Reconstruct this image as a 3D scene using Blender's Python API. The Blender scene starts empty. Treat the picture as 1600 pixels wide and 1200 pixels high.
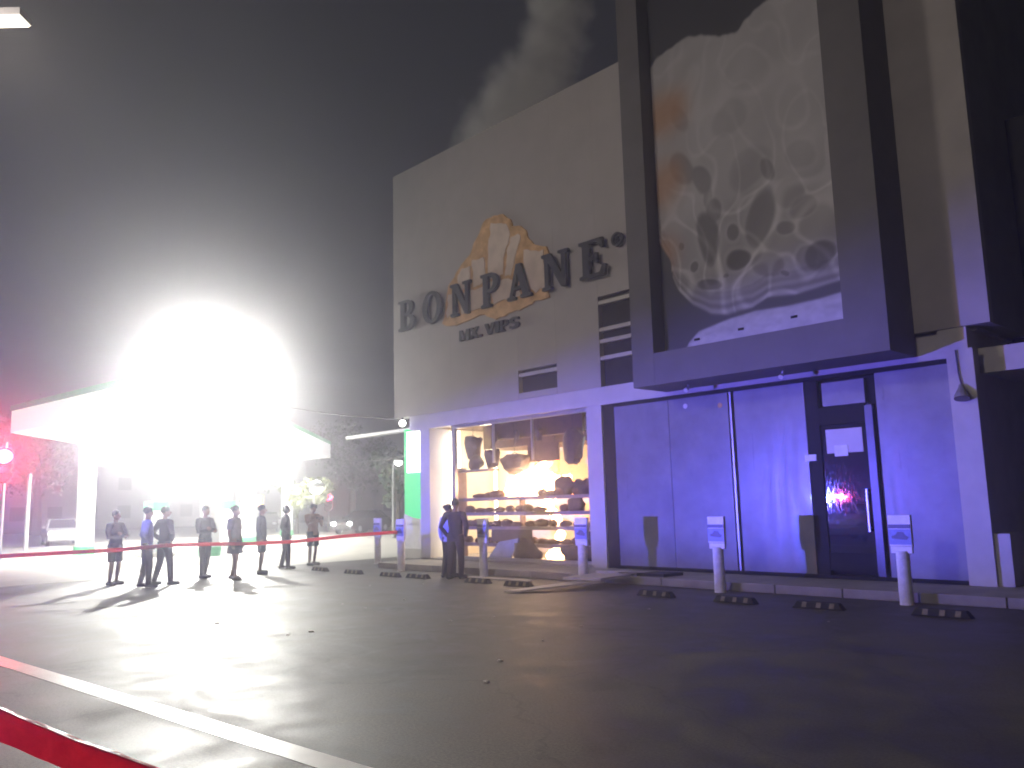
import bpy, bmesh, math, random
from mathutils import Vector, Matrix, noise as mnoise
random.seed(7)
PI = math.pi
R = math.radians
scene = bpy.context.scene
COL = scene.collection

# ------------------------------------------------------------------ camera
cam_d = bpy.data.cameras.new('camera')
cam = bpy.data.objects.new('camera', cam_d)
COL.objects.link(cam)
scene.camera = cam
cam_d.sensor_width = 36.0
cam_d.lens = 29.25
cam_d.clip_end = 2000
cam_d.clip_start = 0.05
cam.matrix_world = Matrix(((0.686846, 0.121273, 0.716613, 0.0),
                           (0.726341, -0.079384, -0.682735, -14.802),
                           (-0.025909, 0.989440, -0.142610, 1.65),
                           (0, 0, 0, 1)))
cam_d.dof.use_dof = True
cam_d.dof.focus_distance = 3.6
cam_d.dof.aperture_fstop = 4.0          # a hand-held phone picture that missed its focus

# ------------------------------------------------------------------ sky and exposure
world = bpy.data.worlds.new('World')
scene.world = world
world.use_nodes = True
wn = world.node_tree.nodes; wl = world.node_tree.links
bg = wn['Background']
tc = wn.new('ShaderNodeTexCoord')
nz = wn.new('ShaderNodeTexNoise'); nz.inputs['Scale'].default_value = 3.0; nz.inputs['Detail'].default_value = 4
rp = wn.new('ShaderNodeValToRGB')
rp.color_ramp.elements[0].position = 0.3; rp.color_ramp.elements[0].color = (0.011, 0.011, 0.015, 1)
rp.color_ramp.elements[1].position = 0.75; rp.color_ramp.elements[1].color = (0.018, 0.018, 0.022, 1)
wl.new(tc.outputs['Generated'], nz.inputs['Vector']); wl.new(nz.outputs['Fac'], rp.inputs['Fac'])
wl.new(rp.outputs['Color'], bg.inputs['Color'])
bg.inputs['Strength'].default_value = 1.0

vs = scene.view_settings
vs.view_transform = 'Standard'; vs.look = 'None'; vs.gamma = 1.0; vs.exposure = 0.0
vs.use_curve_mapping = False
scene.cycles.use_denoising = True
scene.cycles.max_bounces = 6
scene.cycles.diffuse_bounces = 3
scene.cycles.glossy_bounces = 3
scene.cycles.transmission_bounces = 2
scene.cycles.volume_bounces = 1
scene.cycles.sample_clamp_indirect = 4.0
scene.cycles.caustics_reflective = False
scene.cycles.caustics_refractive = False
scene.cycles.volume_step_rate = 2.0
scene.cycles.volume_max_steps = 96

FLOOD_W, LAMP_W, BLUE_W, RED_W, FIRE_W = 200000, 1100, 14500, 500, 220

# ------------------------------------------------------------------ helpers
def tag(o, label=None, cat=None, group=None, kind=None):
    if label: o['label'] = label
    if cat: o['category'] = cat
    if group: o['group'] = group
    if kind: o['kind'] = kind
    return o

def thing(name, loc, label, cat, group=None, rz=0.0):
    o = bpy.data.objects.new(name, None)
    o.empty_display_size = 0.2
    o.location = loc; o.rotation_euler = (0, 0, rz)
    COL.objects.link(o)
    return tag(o, label, cat, group)

def link(name, me, parent=None, world_space=False):
    o = bpy.data.objects.new(name, me)
    COL.objects.link(o)
    if parent is not None:
        o.parent = parent
        if world_space:
            q = Matrix.Translation(parent.location)
            if parent.parent is not None: pass
            o.matrix_parent_inverse = q.inverted()
    return o

def obj(name, bm, mat, parent=None, ws=False, smooth=False):
    me = bpy.data.meshes.new(name)
    bmesh.ops.recalc_face_normals(bm, faces=bm.faces)
    bm.to_mesh(me); bm.free()
    for m in (mat if isinstance(mat, (list, tuple)) else [mat]): me.materials.append(m)
    if smooth:
        for p in me.polygons: p.use_smooth = True
    return link(name, me, parent, ws)

def add_box(bm, x0, x1, y0, y1, z0, z1, bev=0.0):
    v = [bm.verts.new(c) for c in ((x0,y0,z0),(x1,y0,z0),(x1,y1,z0),(x0,y1,z0),(x0,y0,z1),(x1,y0,z1),(x1,y1,z1),(x0,y1,z1))]
    fs = [bm.faces.new([v[i] for i in f]) for f in ((0,3,2,1),(4,5,6,7),(0,1,5,4),(1,2,6,5),(2,3,7,6),(3,0,4,7))]
    if bev > 0:
        es = list({e for f in fs for e in f.edges})
        bmesh.ops.bevel(bm, geom=es, offset=bev, segments=2, affect='EDGES', profile=0.5)
    return v

def box(name, mat, parent, x0, x1, y0, y1, z0, z1, bev=0.0, ws=True):
    bm = bmesh.new(); add_box(bm, x0, x1, y0, y1, z0, z1, bev)
    return obj(name, bm, mat, parent, ws)

def tube(bm, pts, rad, seg=10, flat=None, caps=True, ref=(0, 1, 0)):
    """loft through points; rad: list of r or (rx, ry)"""
    pts = [Vector(p) for p in pts]
    rings = []
    for i, p in enumerate(pts):
        d = (pts[min(i+1, len(pts)-1)] - pts[max(i-1, 0)])
        d = d.normalized() if d.length > 1e-9 else Vector((0, 0, 1))
        rv = Vector(ref)
        if abs(d.dot(rv)) > 0.9: rv = Vector((1, 0, 0)) if abs(d.x) < 0.9 else Vector((0, 0, 1))
        a = d.cross(rv).normalized(); b = a.cross(d).normalized()
        r = rad[i] if isinstance(rad, (list, tuple)) else rad
        rx, ry = r if isinstance(r, (list, tuple)) else (r, r)
        rings.append([bm.verts.new(p + a*rx*math.cos(2*PI*k/seg) + b*ry*math.sin(2*PI*k/seg)) for k in range(seg)])
    for i in range(len(rings)-1):
        for k in range(seg):
            bm.faces.new((rings[i][k], rings[i][(k+1) % seg], rings[i+1][(k+1) % seg], rings[i+1][k]))
    if caps:
        bm.faces.new(rings[0][::-1]); bm.faces.new(rings[-1])

def ball(bm, c, r, seg=12, rings=8, rot=None):
    rx, ry, rz = r if isinstance(r, (list, tuple)) else (r, r, r)
    m = Matrix.Translation(Vector(c)) @ (rot if rot else Matrix()) @ Matrix.Diagonal((rx, ry, rz, 1))
    bmesh.ops.create_uvsphere(bm, u_segments=seg, v_segments=rings, radius=1.0, matrix=m)

def prism(bm, poly, axis_y0, axis_y1):
    """polygon in (x,z) extruded along y"""
    a = [bm.verts.new((x, axis_y0, z)) for x, z in poly]
    b = [bm.verts.new((x, axis_y1, z)) for x, z in poly]
    n = len(poly)
    bm.faces.new(a); bm.faces.new(b[::-1])
    for i in range(n): bm.faces.new((a[i], a[(i+1) % n], b[(i+1) % n], b[i]))

def dup(root, loc, label, rz=None, group=None):
    r = root.copy(); COL.objects.link(r); r.location = loc
    if rz is not None: r.rotation_euler = (0, 0, rz)
    if label: r['label'] = label
    if group: r['group'] = group
    for ch in list(root.children):
        c = ch.copy(); COL.objects.link(c); c.parent = r
        for g in list(ch.children):
            d = g.copy(); COL.objects.link(d); d.parent = c
    return r

def point(name, loc, power, color, radius=0.1, parent=None):
    l = bpy.data.lights.new(name, 'POINT'); l.energy = power; l.color = color; l.shadow_soft_size = radius
    o = bpy.data.objects.new(name, l); COL.objects.link(o); o.location = loc
    if parent is not None:
        o.parent = parent; o.matrix_parent_inverse = Matrix.Translation(parent.location).inverted()
    return o

# ------------------------------------------------------------------ materials
def mat(name, col, rough=0.6, var=0.12, scale=6.0, bump=0.0, metal=0.0, coat=0.0, coat_r=0.03, spec=0.5, bscale=None, col2=None, detail=5):
    m = bpy.data.materials.new(name); m.use_nodes = True
    n = m.node_tree.nodes; l = m.node_tree.links
    p = n['Principled BSDF']
    p.inputs['Roughness'].default_value = rough; p.inputs['Metallic'].default_value = metal
    p.inputs['Coat Weight'].default_value = coat; p.inputs['Coat Roughness'].default_value = coat_r
    p.inputs['Specular IOR Level'].default_value = spec
    t = n.new('ShaderNodeTexCoord')
    x = n.new('ShaderNodeTexNoise'); x.inputs['Scale'].default_value = scale; x.inputs['Detail'].default_value = detail
    x.inputs['Roughness'].default_value = 0.65
    l.new(t.outputs['Object'], x.inputs['Vector'])
    r = n.new('ShaderNodeValToRGB')
    a = [max(0, c*(1-var)) for c in col]; b = [min(1, c*(1+var)) for c in (col2 or col)]
    r.color_ramp.elements[0].position = 0.32; r.color_ramp.elements[0].color = (*a, 1)
    r.color_ramp.elements[1].position = 0.7; r.color_ramp.elements[1].color = (*b, 1)
    l.new(x.outputs['Fac'], r.inputs['Fac']); l.new(r.outputs['Color'], p.inputs['Base Color'])
    if bump:
        y = n.new('ShaderNodeTexNoise'); y.inputs['Scale'].default_value = bscale or scale*8; y.inputs['Detail'].default_value = 4
        l.new(t.outputs['Object'], y.inputs['Vector'])
        bp = n.new('ShaderNodeBump'); bp.inputs['Strength'].default_value = bump; bp.inputs['Distance'].default_value = 0.02
        l.new(y.outputs['Fac'], bp.inputs['Height']); l.new(bp.outputs['Normal'], p.inputs['Normal'])
    return m

def emit(name, col, strength):
    m = bpy.data.materials.new(name); m.use_nodes = True
    p = m.node_tree.nodes['Principled BSDF']
    p.inputs['Base Color'].default_value = (*[c*0.6 for c in col], 1)
    p.inputs['Emission Color'].default_value = (*col, 1)
    p.inputs['Emission Strength'].default_value = strength
    return m

m_clad = mat('clad_panel', (0.35, 0.33, 0.322), 0.55, 0.06, 1.3, 0.05)
m_beam = mat('painted_beam', (0.5, 0.48, 0.47), 0.6, 0.08, 2.0, 0.1)
m_stucco = mat('stucco', (0.52, 0.5, 0.48), 0.75, 0.09, 2.0, 0.3, bscale=60)
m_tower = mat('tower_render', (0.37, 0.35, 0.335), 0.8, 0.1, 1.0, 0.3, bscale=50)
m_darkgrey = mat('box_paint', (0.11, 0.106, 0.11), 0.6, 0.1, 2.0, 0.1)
m_tower_shade = mat('tower_render_shade', (0.26, 0.25, 0.22), 0.85, 0.15, 1.0, 0.2)  # tower render with the shade of its unlit side put into the colour
m_black = mat('black_frame', (0.018, 0.018, 0.02), 0.65, 0.2, 5, spec=0.15)
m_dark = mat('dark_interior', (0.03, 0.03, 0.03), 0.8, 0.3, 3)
m_louvre = mat('louvre_slat', (0.5, 0.48, 0.46), 0.5, 0.08, 4)
m_whiteglass = mat('white_backed_glass', (0.215, 0.215, 0.275), 0.3, 0.2, 1.6, coat=1.0, coat_r=0.04, detail=9)
_n = m_whiteglass.node_tree.nodes; _l = m_whiteglass.node_tree.links
_mp = _n.new('ShaderNodeMapping'); _mp.inputs['Scale'].default_value = (5.0, 1.0, .5)
_t = _n.new('ShaderNodeTexCoord'); _l.new(_t.outputs['Object'], _mp.inputs['Vector'])
_x = _n.new('ShaderNodeTexNoise'); _x.inputs['Scale'].default_value = 1.3; _x.inputs['Detail'].default_value = 8; _l.new(_mp.outputs['Vector'], _x.inputs['Vector'])
_r = _n.new('ShaderNodeMapRange'); _r.inputs['From Min'].default_value = .3; _r.inputs['From Max'].default_value = .7; _r.inputs['To Min'].default_value = .27; _r.inputs['To Max'].default_value = .42
_l.new(_x.outputs['Fac'], _r.inputs['Value']); _l.new(_r.outputs['Result'], _n['Principled BSDF'].inputs['Roughness'])
m_doorglass = mat('dark_door_glass', (0.012, 0.012, 0.016), 0.03, 0.3, 2.0, spec=1.0)
_n = m_doorglass.node_tree.nodes; _l = m_doorglass.node_tree.links
_x = _n.new('ShaderNodeTexNoise'); _x.inputs['Scale'].default_value = 26; _x.inputs['Detail'].default_value = 6
_r = _n.new('ShaderNodeValToRGB'); _r.color_ramp.elements[0].position = .42; _r.color_ramp.elements[0].color = (.02, .02, .02, 1)
_r.color_ramp.elements[1].position = .62; _r.color_ramp.elements[1].color = (.06, .06, .06, 1)
_l.new(_x.outputs['Fac'], _r.inputs['Fac']); _l.new(_r.outputs['Color'], _n['Principled BSDF'].inputs['Roughness'])
m_alu = mat('aluminium', (0.45, 0.45, 0.47), 0.35, 0.1, 8, metal=0.6)
m_steeldark = mat('dark_metal', (0.07, 0.07, 0.08), 0.35, 0.15, 8, metal=0.4)
m_paper = mat('pale_sign_board', (0.6, 0.57, 0.62), 0.6, 0.06, 3)
m_navy = mat('dark_letter', (0.035, 0.036, 0.042), 0.5, 0.25, 9)
m_orange = mat('crust_orange', (0.55, 0.3, 0.1), 0.6, 0.3, 3.2, col2=(0.56, 0.36, 0.17))
m_cream = mat('crumb_cream', (0.6, 0.5, 0.42), 0.6, 0.12, 3.0)
m_wallin = mat('inner_wall', (0.6, 0.54, 0.44), 0.7, 0.08, 2)
m_brown = mat('brown_wood', (0.085, 0.05, 0.034), 0.55, 0.25, 4, 0.1)
m_shelf = mat('shelf_board', (0.22, 0.17, 0.16), 0.5, 0.2, 5)
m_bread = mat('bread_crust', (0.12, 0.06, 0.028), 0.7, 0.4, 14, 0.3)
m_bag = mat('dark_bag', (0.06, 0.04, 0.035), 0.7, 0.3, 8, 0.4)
m_board = mat('fallen_board', (0.52, 0.47, 0.45), 0.7, 0.15, 3, 0.15)
m_bluepanel = mat('leaning_panel', (0.32, 0.33, 0.4), 0.5, 0.2, 3)
m_white = mat('white_paint', (0.74, 0.73, 0.75), 0.5, 0.1, 7, 0.06)
m_stain = mat('bollard_white', (0.66, 0.64, 0.66), 0.55, 0.18, 9, 0.1)
m_signblue = mat('sign_print_blue', (0.2, 0.24, 0.5), 0.4, 0.12, 12)
m_signdark = mat('sign_print_dark', (0.09, 0.09, 0.17), 0.45, 0.2, 12)
m_rubber = mat('black_rubber', (0.02, 0.02, 0.021), 0.8, 0.3, 12, 0.2)
m_yellow = mat('faded_reflector', (0.2, 0.17, 0.1), 0.6, 0.3, 15)
m_walk = mat('walk_concrete', (0.3, 0.28, 0.26), 0.8, 0.18, 2.2, 0.3, bscale=40)
m_concrete = mat('forecourt_concrete', (0.46, 0.44, 0.4), 0.6, 0.12, 0.7, 0.15)
m_canopy = mat('canopy_white', (0.78, 0.79, 0.78), 0.4, 0.04, 1)
m_green = mat('canopy_green', (0.05, 0.42, 0.16), 0.4, 0.06, 2)
m_steel = mat('galvanised_steel', (0.32, 0.32, 0.33), 0.45, 0.15, 6, metal=0.5)
m_skin = mat('skin', (0.2, 0.11, 0.075), 0.55, 0.08, 20)
m_hair = mat('black_hair', (0.012, 0.01, 0.009), 0.6, 0.3, 60, 0.3)
m_leaf = mat('leaf', (0.045, 0.075, 0.03), 0.6, 0.5, 0.9)
m_leaf_lit = mat('leaf_lit', (0.12, 0.14, 0.035), 0.6, 0.4, 0.9)  # leaf colour brightened and yellowed to look lamplit
m_bark = mat('bark', (0.07, 0.055, 0.045), 0.9, 0.3, 10, 0.4)
m_farwall = mat('far_wall', (0.2, 0.19, 0.18), 0.8, 0.12, 0.5)
m_farwin = mat('far_window', (0.03, 0.032, 0.035), 0.15, 0.2, 2)
m_carwhite = mat('car_white', (0.7, 0.7, 0.7), 0.25, 0.03, 2, coat=0.6)
m_cardark = mat('car_dark', (0.05, 0.05, 0.055), 0.25, 0.1, 2, coat=0.8)
m_glass = mat('car_glass', (0.015, 0.017, 0.02), 0.05, 0.1, 2, spec=0.8)
m_cable = mat('cable', (0.02, 0.02, 0.02), 0.6, 0.1, 3)
m_fabric_cache = {}
def cloth(col):
    k = tuple(col)
    if k not in m_fabric_cache:
        m_fabric_cache[k] = mat('cloth', col, 0.85, 0.2, 9, 0.3, bscale=40, spec=0.2)
    return m_fabric_cache[k]

e_tube = emit('tube_warm', (1.0, 0.86, 0.6), 9.0)
e_cool = emit('light_cool', (0.85, 0.95, 1.0), 6.0)
e_flood = emit('flood_lens', (1.0, 0.98, 0.9), 60.0)
e_canopy = emit('canopy_lamp', (1.0, 0.99, 0.93), 14.0)
e_roofglow = emit('roof_glow', (1, 1, .96), .6)  # glow put into the whole roof slab to bleach the canopy edge
e_lamp = emit('street_lens', (1.0, 0.9, 0.68), 5.0)
e_far = emit('far_lens', (1.0, 0.98, 0.92), 24.0)
e_fary = emit('far_lens_yellow', (0.9, 1.0, 0.6), 14.0)
e_red = emit('red_lens', (1.0, 0.03, 0.05), 60.0)
e_farred = emit('far_red_lens', (1.0, 0.05, 0.15), 12.0)
e_totw = emit('totem_white', (1.0, 1.0, 0.95), 3.0)
e_totg = emit('totem_green', (0.05, 0.85, 0.25), 0.62)
e_fire = emit('flame', (1.0, 0.56, 0.27), 14.0)
e_fire2 = emit('flame_edge', (1.0, 0.25, 0.06), 5.0)
e_blue = emit('police_blue', (0.08, 0.3, 1.0), 900.0)
e_pred = emit('police_red', (1.0, 0.05, 0.08), 900.0)

# asphalt: worn, oily, a little wet
def asphalt():
    m = bpy.data.materials.new('asphalt'); m.use_nodes = True
    n = m.node_tree.nodes; l = m.node_tree.links; p = n['Principled BSDF']
    t = n.new('ShaderNodeTexCoord')
    def nt(s, d=6, rg=0.6, w=0.0):
        x = n.new('ShaderNodeTexNoise'); x.inputs['Scale'].default_value = s; x.inputs['Detail'].default_value = d
        x.inputs['Roughness'].default_value = rg; x.inputs['Distortion'].default_value = w
        l.new(t.outputs['Object'], x.inputs['Vector']); return x
    big = nt(0.22, 6, 0.62, 0.6); mid = nt(1.3, 10, 0.78, 0.5); fine = nt(55, 3, 0.8)
    r1 = n.new('ShaderNodeValToRGB')
    e = r1.color_ramp.elements
    e[0].position = 0.3; e[0].color = (0.05, 0.0465, 0.041, 1)
    e[1].position = 0.72; e[1].color = (0.1, 0.092, 0.08, 1)
    l.new(big.outputs['Fac'], r1.inputs['Fac'])
    r2 = n.new('ShaderNodeValToRGB')
    e = r2.color_ramp.elements
    e[0].position = 0.36; e[0].color = (0.42, 0.42, 0.42, 1)
    e[1].position = 0.62; e[1].color = (1.3, 1.28, 1.24, 1)
    l.new(mid.outputs['Fac'], r2.inputs['Fac'])
    mx = n.new('ShaderNodeMix'); mx.data_type = 'RGBA'; mx.blend_type = 'MULTIPLY'; mx.inputs['Factor'].default_value = 1.0
    l.new(r1.outputs['Color'], mx.inputs[6]); l.new(r2.outputs['Color'], mx.inputs[7])
    agg = nt(42, 4, 0.85)
    r3 = n.new('ShaderNodeValToRGB'); e = r3.color_ramp.elements
    e[0].position = 0.38; e[0].color = (0.6, 0.6, 0.6, 1); e[1].position = 0.66; e[1].color = (1.6, 1.58, 1.5, 1)
    l.new(agg.outputs['Fac'], r3.inputs['Fac'])
    m3 = n.new('ShaderNodeMix'); m3.data_type = 'RGBA'; m3.blend_type = 'MULTIPLY'; m3.inputs['Factor'].default_value = 1.0
    l.new(mx.outputs[2], m3.inputs[6]); l.new(r3.outputs['Color'], m3.inputs[7])
    wn_ = nt(.9, 4, .6); wv = n.new('ShaderNodeVectorMath'); wv.operation = 'MULTIPLY_ADD'; wv.inputs[1].default_value = (.9, .9, .9)
    l.new(wn_.outputs['Color'], wv.inputs[0]); l.new(t.outputs['Object'], wv.inputs[2])
    vo = n.new('ShaderNodeTexVoronoi'); vo.feature = 'DISTANCE_TO_EDGE'; vo.inputs['Scale'].default_value = .3; l.new(wv.outputs[0], vo.inputs['Vector'])
    cr = n.new('ShaderNodeMapRange'); cr.inputs['From Min'].default_value = .002; cr.inputs['From Max'].default_value = .008; cr.inputs['To Min'].default_value = .72; cr.inputs['To Max'].default_value = 1.0
    l.new(vo.outputs['Distance'], cr.inputs['Value'])
    st_ = nt(.55, 3, .5, .8); sr = n.new('ShaderNodeMapRange'); sr.inputs['From Min'].default_value = .3; sr.inputs['From Max'].default_value = .42; sr.inputs['To Min'].default_value = .6; sr.inputs['To Max'].default_value = 1.0
    l.new(st_.outputs['Fac'], sr.inputs['Value'])
    cm = n.new('ShaderNodeMath'); cm.operation = 'MULTIPLY'; l.new(cr.outputs['Result'], cm.inputs[0]); l.new(sr.outputs['Result'], cm.inputs[1])
    m4 = n.new('ShaderNodeVectorMath'); m4.operation = 'SCALE'; l.new(m3.outputs[2], m4.inputs[0]); l.new(cm.outputs[0], m4.inputs['Scale'])
    l.new(m4.outputs[0], p.inputs['Base Color'])
    rr = n.new('ShaderNodeValToRGB'); e = rr.color_ramp.elements
    e[0].position = 0.36; e[0].color = (0.46, 0.46, 0.46, 1); e[1].position = 0.64; e[1].color = (0.74, 0.74, 0.74, 1)
    l.new(mid.outputs['Fac'], rr.inputs['Fac']); l.new(rr.outputs['Color'], p.inputs['Roughness'])
    p.inputs['Specular IOR Level'].default_value = 0.5
    bp = n.new('ShaderNodeBump'); bp.inputs['Strength'].default_value = 0.2; bp.inputs['Distance'].default_value = 0.012
    ad = n.new('ShaderNodeMath'); ad.operation = 'MULTIPLY_ADD'; ad.inputs[1].default_value = .2
    grain = nt(7.0, 8, 0.8)
    l.new(grain.outputs['Fac'], ad.inputs[0]); l.new(fine.outputs['Fac'], ad.inputs[2])
    l.new(ad.outputs[0], bp.inputs['Height']); l.new(bp.outputs['Normal'], p.inputs['Normal'])
    return m
m_asphalt = asphalt()
m_line = mat('road_paint', (0.8, 0.8, 0.77), 0.36, 0.1, 3.0, 0.05, detail=8)

# ------------------------------------------------------------------ the setting
def sheet(name, mt, pts, z):
    bm = bmesh.new()
    bm.faces.new([bm.verts.new((x, y, z)) for x, y in pts])
    o = obj(name, bm, mt); tag(o, kind='structure'); return o
sheet('ground', m_asphalt, [(-220, -140), (140, -140), (140, 260), (-220, 260)], 0.0)
sheet('forecourt', m_concrete, [(-23.2, -40), (-23.2, 60), (-95, 60), (-95, -40)], 0.0025)
sheet('road_marking', m_line, [(-26, -13.55), (-26, -13.33), (3.0, -11.0), (3.0, -11.22)], 0.003)
# raised walk in front of the shop with its kerb
bm = bmesh.new(); add_box(bm, -19.6, 8, -1.28, 1.9, 0.0, 0.15)
tag(obj('sidewalk', bm, m_walk), kind='structure')
kerb = bpy.data.objects.new('kerb', None); COL.objects.link(kerb); kerb.location = (-6, -1.35, 0); tag(kerb, kind='structure')
x = -19.6
while x < 7.5:
    x1 = min(x + 1.19, 7.6)
    box('kerb_stone', m_walk, kerb, x+0.004, x1-0.004, -1.42, -1.283, 0.0, 0.153 + random.uniform(-.003, .003), 0.012)
    x += 1.2

# ------------------------------------------------------------------ the shop building
B = thing('shop_building', (-12.5, 0, 0), 'pale panel clad two storey shop building with grey projecting display box and glass front', 'building')
# shell behind the facade
box('upper_wall', m_clad, B, -20.65, -4.5, 0.22, 12.0, 4.32, 11.95)
box('side_wall', m_stucco, B, -4.95, -4.6, 0.02, 9.0, 0.15, 4.36)
box('rear_wall', m_wallin, B, -19.62, -12.5, 3.0, 3.2, 0.15, 4.3)
box('room_wall', m_wallin, B, -19.62, -19.5, 0.702, 2.998, 0.15, 4.3)
box('room_wall', m_brown, B, -12.95, -12.75, 0.5, 3.0, 0.15, 4.3)
box('ceiling', m_brown, B, -19.498, -12.952, 0.4, 2.998, 3.92, 4.05)
box('soffit', m_brown, B, -18.4, -14.3, 1.5, 2.9, 3.25, 3.918)
box('soffit', m_brown, B, -17.3, -14.0, 0.95, 1.05, 3.42, 3.918)
box('room_floor', m_walk, B, -19.498, -12.952, 0.0, 3.0, 0.15, 0.2)
box('lintel_beam', m_beam, B, -20.0, -4.95, 0.0, 0.22, 3.88, 4.3)
# cladding panels with open joints; vents cut into them
xs = [-20.75 + 1.37*i for i in range(5)] + [-13.9, -12.5, -10.4]
bottoms = [4.3, 4.3, 4.3, 4.3, 5.05, 4.3, 6.45]
for i in range(7):
    box('cladding_panel', m_clad, B, xs[i]+0.0013, xs[i+1]-0.0013, -0.02, 0.215, bottoms[i], 12.02)
box('cladding_panel', m_clad, B, xs[4]+0.006, xs[5]-0.006, -0.02, 0.215, 4.303, 4.46)
for (xa, xb, za, zb, slats) in ((xs[4]+.01, xs[5]-.01, 4.462, 5.046, (4.93,)), (xs[6]+.006, -10.6, 4.303, 6.446, (6.31, 5.66, 5.38, 4.98))):
    box('vent_recess', m_dark, B, xa, xb, 0.12, 0.21, za, zb)
    for zc in slats:
        box('vent_slat', m_louvre, B, xa, xb, -0.01, 0.115, zc-0.05, zc+0.04)
# columns and shop window frame
box('column', m_beam, B, -19.5, -19.06, 0.0, 0.7, 0.15, 3.877)
box('column', m_beam, B, -13.02, -12.55, 0.0, 0.5, 0.15, 3.877)
lt = box('light_strip', e_tube, B, -19.04, -18.63, 0.72, 0.8, 0.2, 3.8)
box('window_frame', m_alu, B, -18.2, -18.06, 0.12, 0.22, 0.2, 3.876)
box('window_frame', m_alu, B, -18.058, -13.03, 0.12, 0.22, 3.79, 3.876)
box('window_frame', m_alu, B, -18.058, -13.03, 0.12, 0.22, 0.2, 0.27)
box('mullion', m_alu, B, -15.03, -14.99, 0.13, 0.2, 2.75, 3.788)
box('mullion', m_alu, B, -16.5, -16.465, 0.13, 0.2, 2.75, 3.788)
# the glazed front to the right
box('frame_post', m_black, B, -12.547, -12.22, 0.05, 0.2, 0.155, 3.876)
box('head_rail', m_black, B, -12.218, -4.96, 0.02, 0.2, 3.8, 3.876)
box('sill_rail', m_black, B, -12.218, -4.96, 0.02, 0.2, 0.155, 0.22)
box('glazed_core', m_dark, B, -12.218, -7.56, 0.14, 0.3, 0.222, 3.798)
for xa, xb in ((-12.216, -10.705), (-10.693, -9.22), (-9.07, -7.56)):
    box('glass_panel', m_whiteglass, B, xa, xb, 0.06, 0.12, 0.222, 3.798)
box('panel_joint_rail', m_alu, B, -9.165, -9.125, 0.03, 0.13, 0.222, 3.798)
box('glass_panel', m_whiteglass, B, -6.2, -4.965, 0.05, 0.12, 0.222, 3.798)
# door
dr = box('door', m_black, B, -7.555, -6.205, 0.19, 0.24, 0.222, 3.798)
def dpart(name, mt, *a):
    bm = bmesh.new(); add_box(bm, *a); return obj(name, bm, mt, dr)
for o in (dr,): o.matrix_parent_inverse = Matrix.Translation(B.location).inverted()
dpart('door_glass', m_doorglass, -7.3, -6.44, 0.1, 0.185, 0.3, 2.95)
dpart('transom_glass', m_whiteglass, -7.22, -6.42, 0.1, 0.185, 3.3, 3.74)
dpart('stile', m_black, -7.553, -7.304, 0.07, 0.185, 0.222, 3.798)
dpart('stile', m_steeldark, -6.436, -6.3, 0.07, 0.185, 0.222, 3.25)
dpart('rail', m_black, -7.302, -6.44, 0.07, 0.186, 2.955, 3.28)
dpart('kick_plate', m_black, -7.302, -6.44, 0.08, 0.098, 0.3, 0.62)
dpart('handle', m_alu, -6.52, -6.49, 0.02, 0.05, 1.0, 1.75)
dpart('handle_bracket', m_alu, -6.52, -6.49, 0.052, 0.1, 1.05, 1.08)
dpart('handle_bracket', m_alu, -6.52, -6.49, 0.052, 0.1, 1.67, 1.7)
# stucco pier and low plinth at the right
box('pier', m_stucco, B, -4.94, -4.53, -0.03, 0.0185, 0.155, 4.0)
box('pier', m_stucco, B, -5.05, -4.6, -0.02, 0.0175, 4.003, 4.368)
box('plinth', m_stucco, B, -4.527, -4.3, 0.05, 0.6, 0.155, 0.98)
# tower above
box('tower', [m_tower], B, -5.5, -4.215, -0.06, 0.12, 4.372, 14.5)
box('tower_side', m_tower_shade, B, -5.5, -4.222, 0.122, 9.0, 4.376, 14.5)
# projecting display box
BX0, BX1, BY, BZ0, BZ1 = -10.67, -5.4, -1.15, 3.965, 13.2
IX0, IX1, IZ0, IZ1 = -10.12, -6.13, 4.62, 12.6
bm = bmesh.new()
add_box(bm, BX0, IX0, BY, 0.0, BZ0, BZ1)
add_box(bm, IX1, BX1, BY, -0.062, BZ0, BZ1)
o = obj('display_box_jamb', bm, m_darkgrey, B, True)
box('display_box_sill', m_darkgrey, B, IX0+.002, IX1-.002, BY+.003, -0.064, BZ0+.002, IZ0)
box('display_box_head', m_darkgrey, B, IX0+.002, IX1-.002, BY+.003, -0.064, IZ1, BZ1-.002)
box('display_box_back', m_darkgrey, B, IX0+.002, IX1-.002, -0.4, -0.066, IZ0+.002, IZ1-.002)
# wing set back at the far right
W = thing('side_wing', (-1, 2, 0), 'dark set back wing with an open counter hatch right of the pale pier', 'building')
box('wall', m_tower_shade, W, -4.6, 6, 2.0, 2.3, 0.15, 0.85)
box('fascia', m_stucco, W, -4.59, 6, .45, 2.3, 3.62, 4.04)
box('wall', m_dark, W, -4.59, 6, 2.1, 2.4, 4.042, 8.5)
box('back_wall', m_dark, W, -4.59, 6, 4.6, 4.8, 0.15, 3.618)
box('counter', m_tower_shade, W, -4.6, 6, 2.302, 4.5, 0.15, 0.8)
F = thing('chest_freezer', (-2.9, 3.0, 0.8), 'white rounded chest standing in the dark hatch at the right edge', 'freezer')
box('body', m_white, F, -3.35, -2.0, 2.6, 3.3, 0.8, 1.42, 0.05)
box('lid', m_white, F, -3.38, -1.97, 2.57, 3.33, 1.425, 1.52, 0.03)

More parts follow.
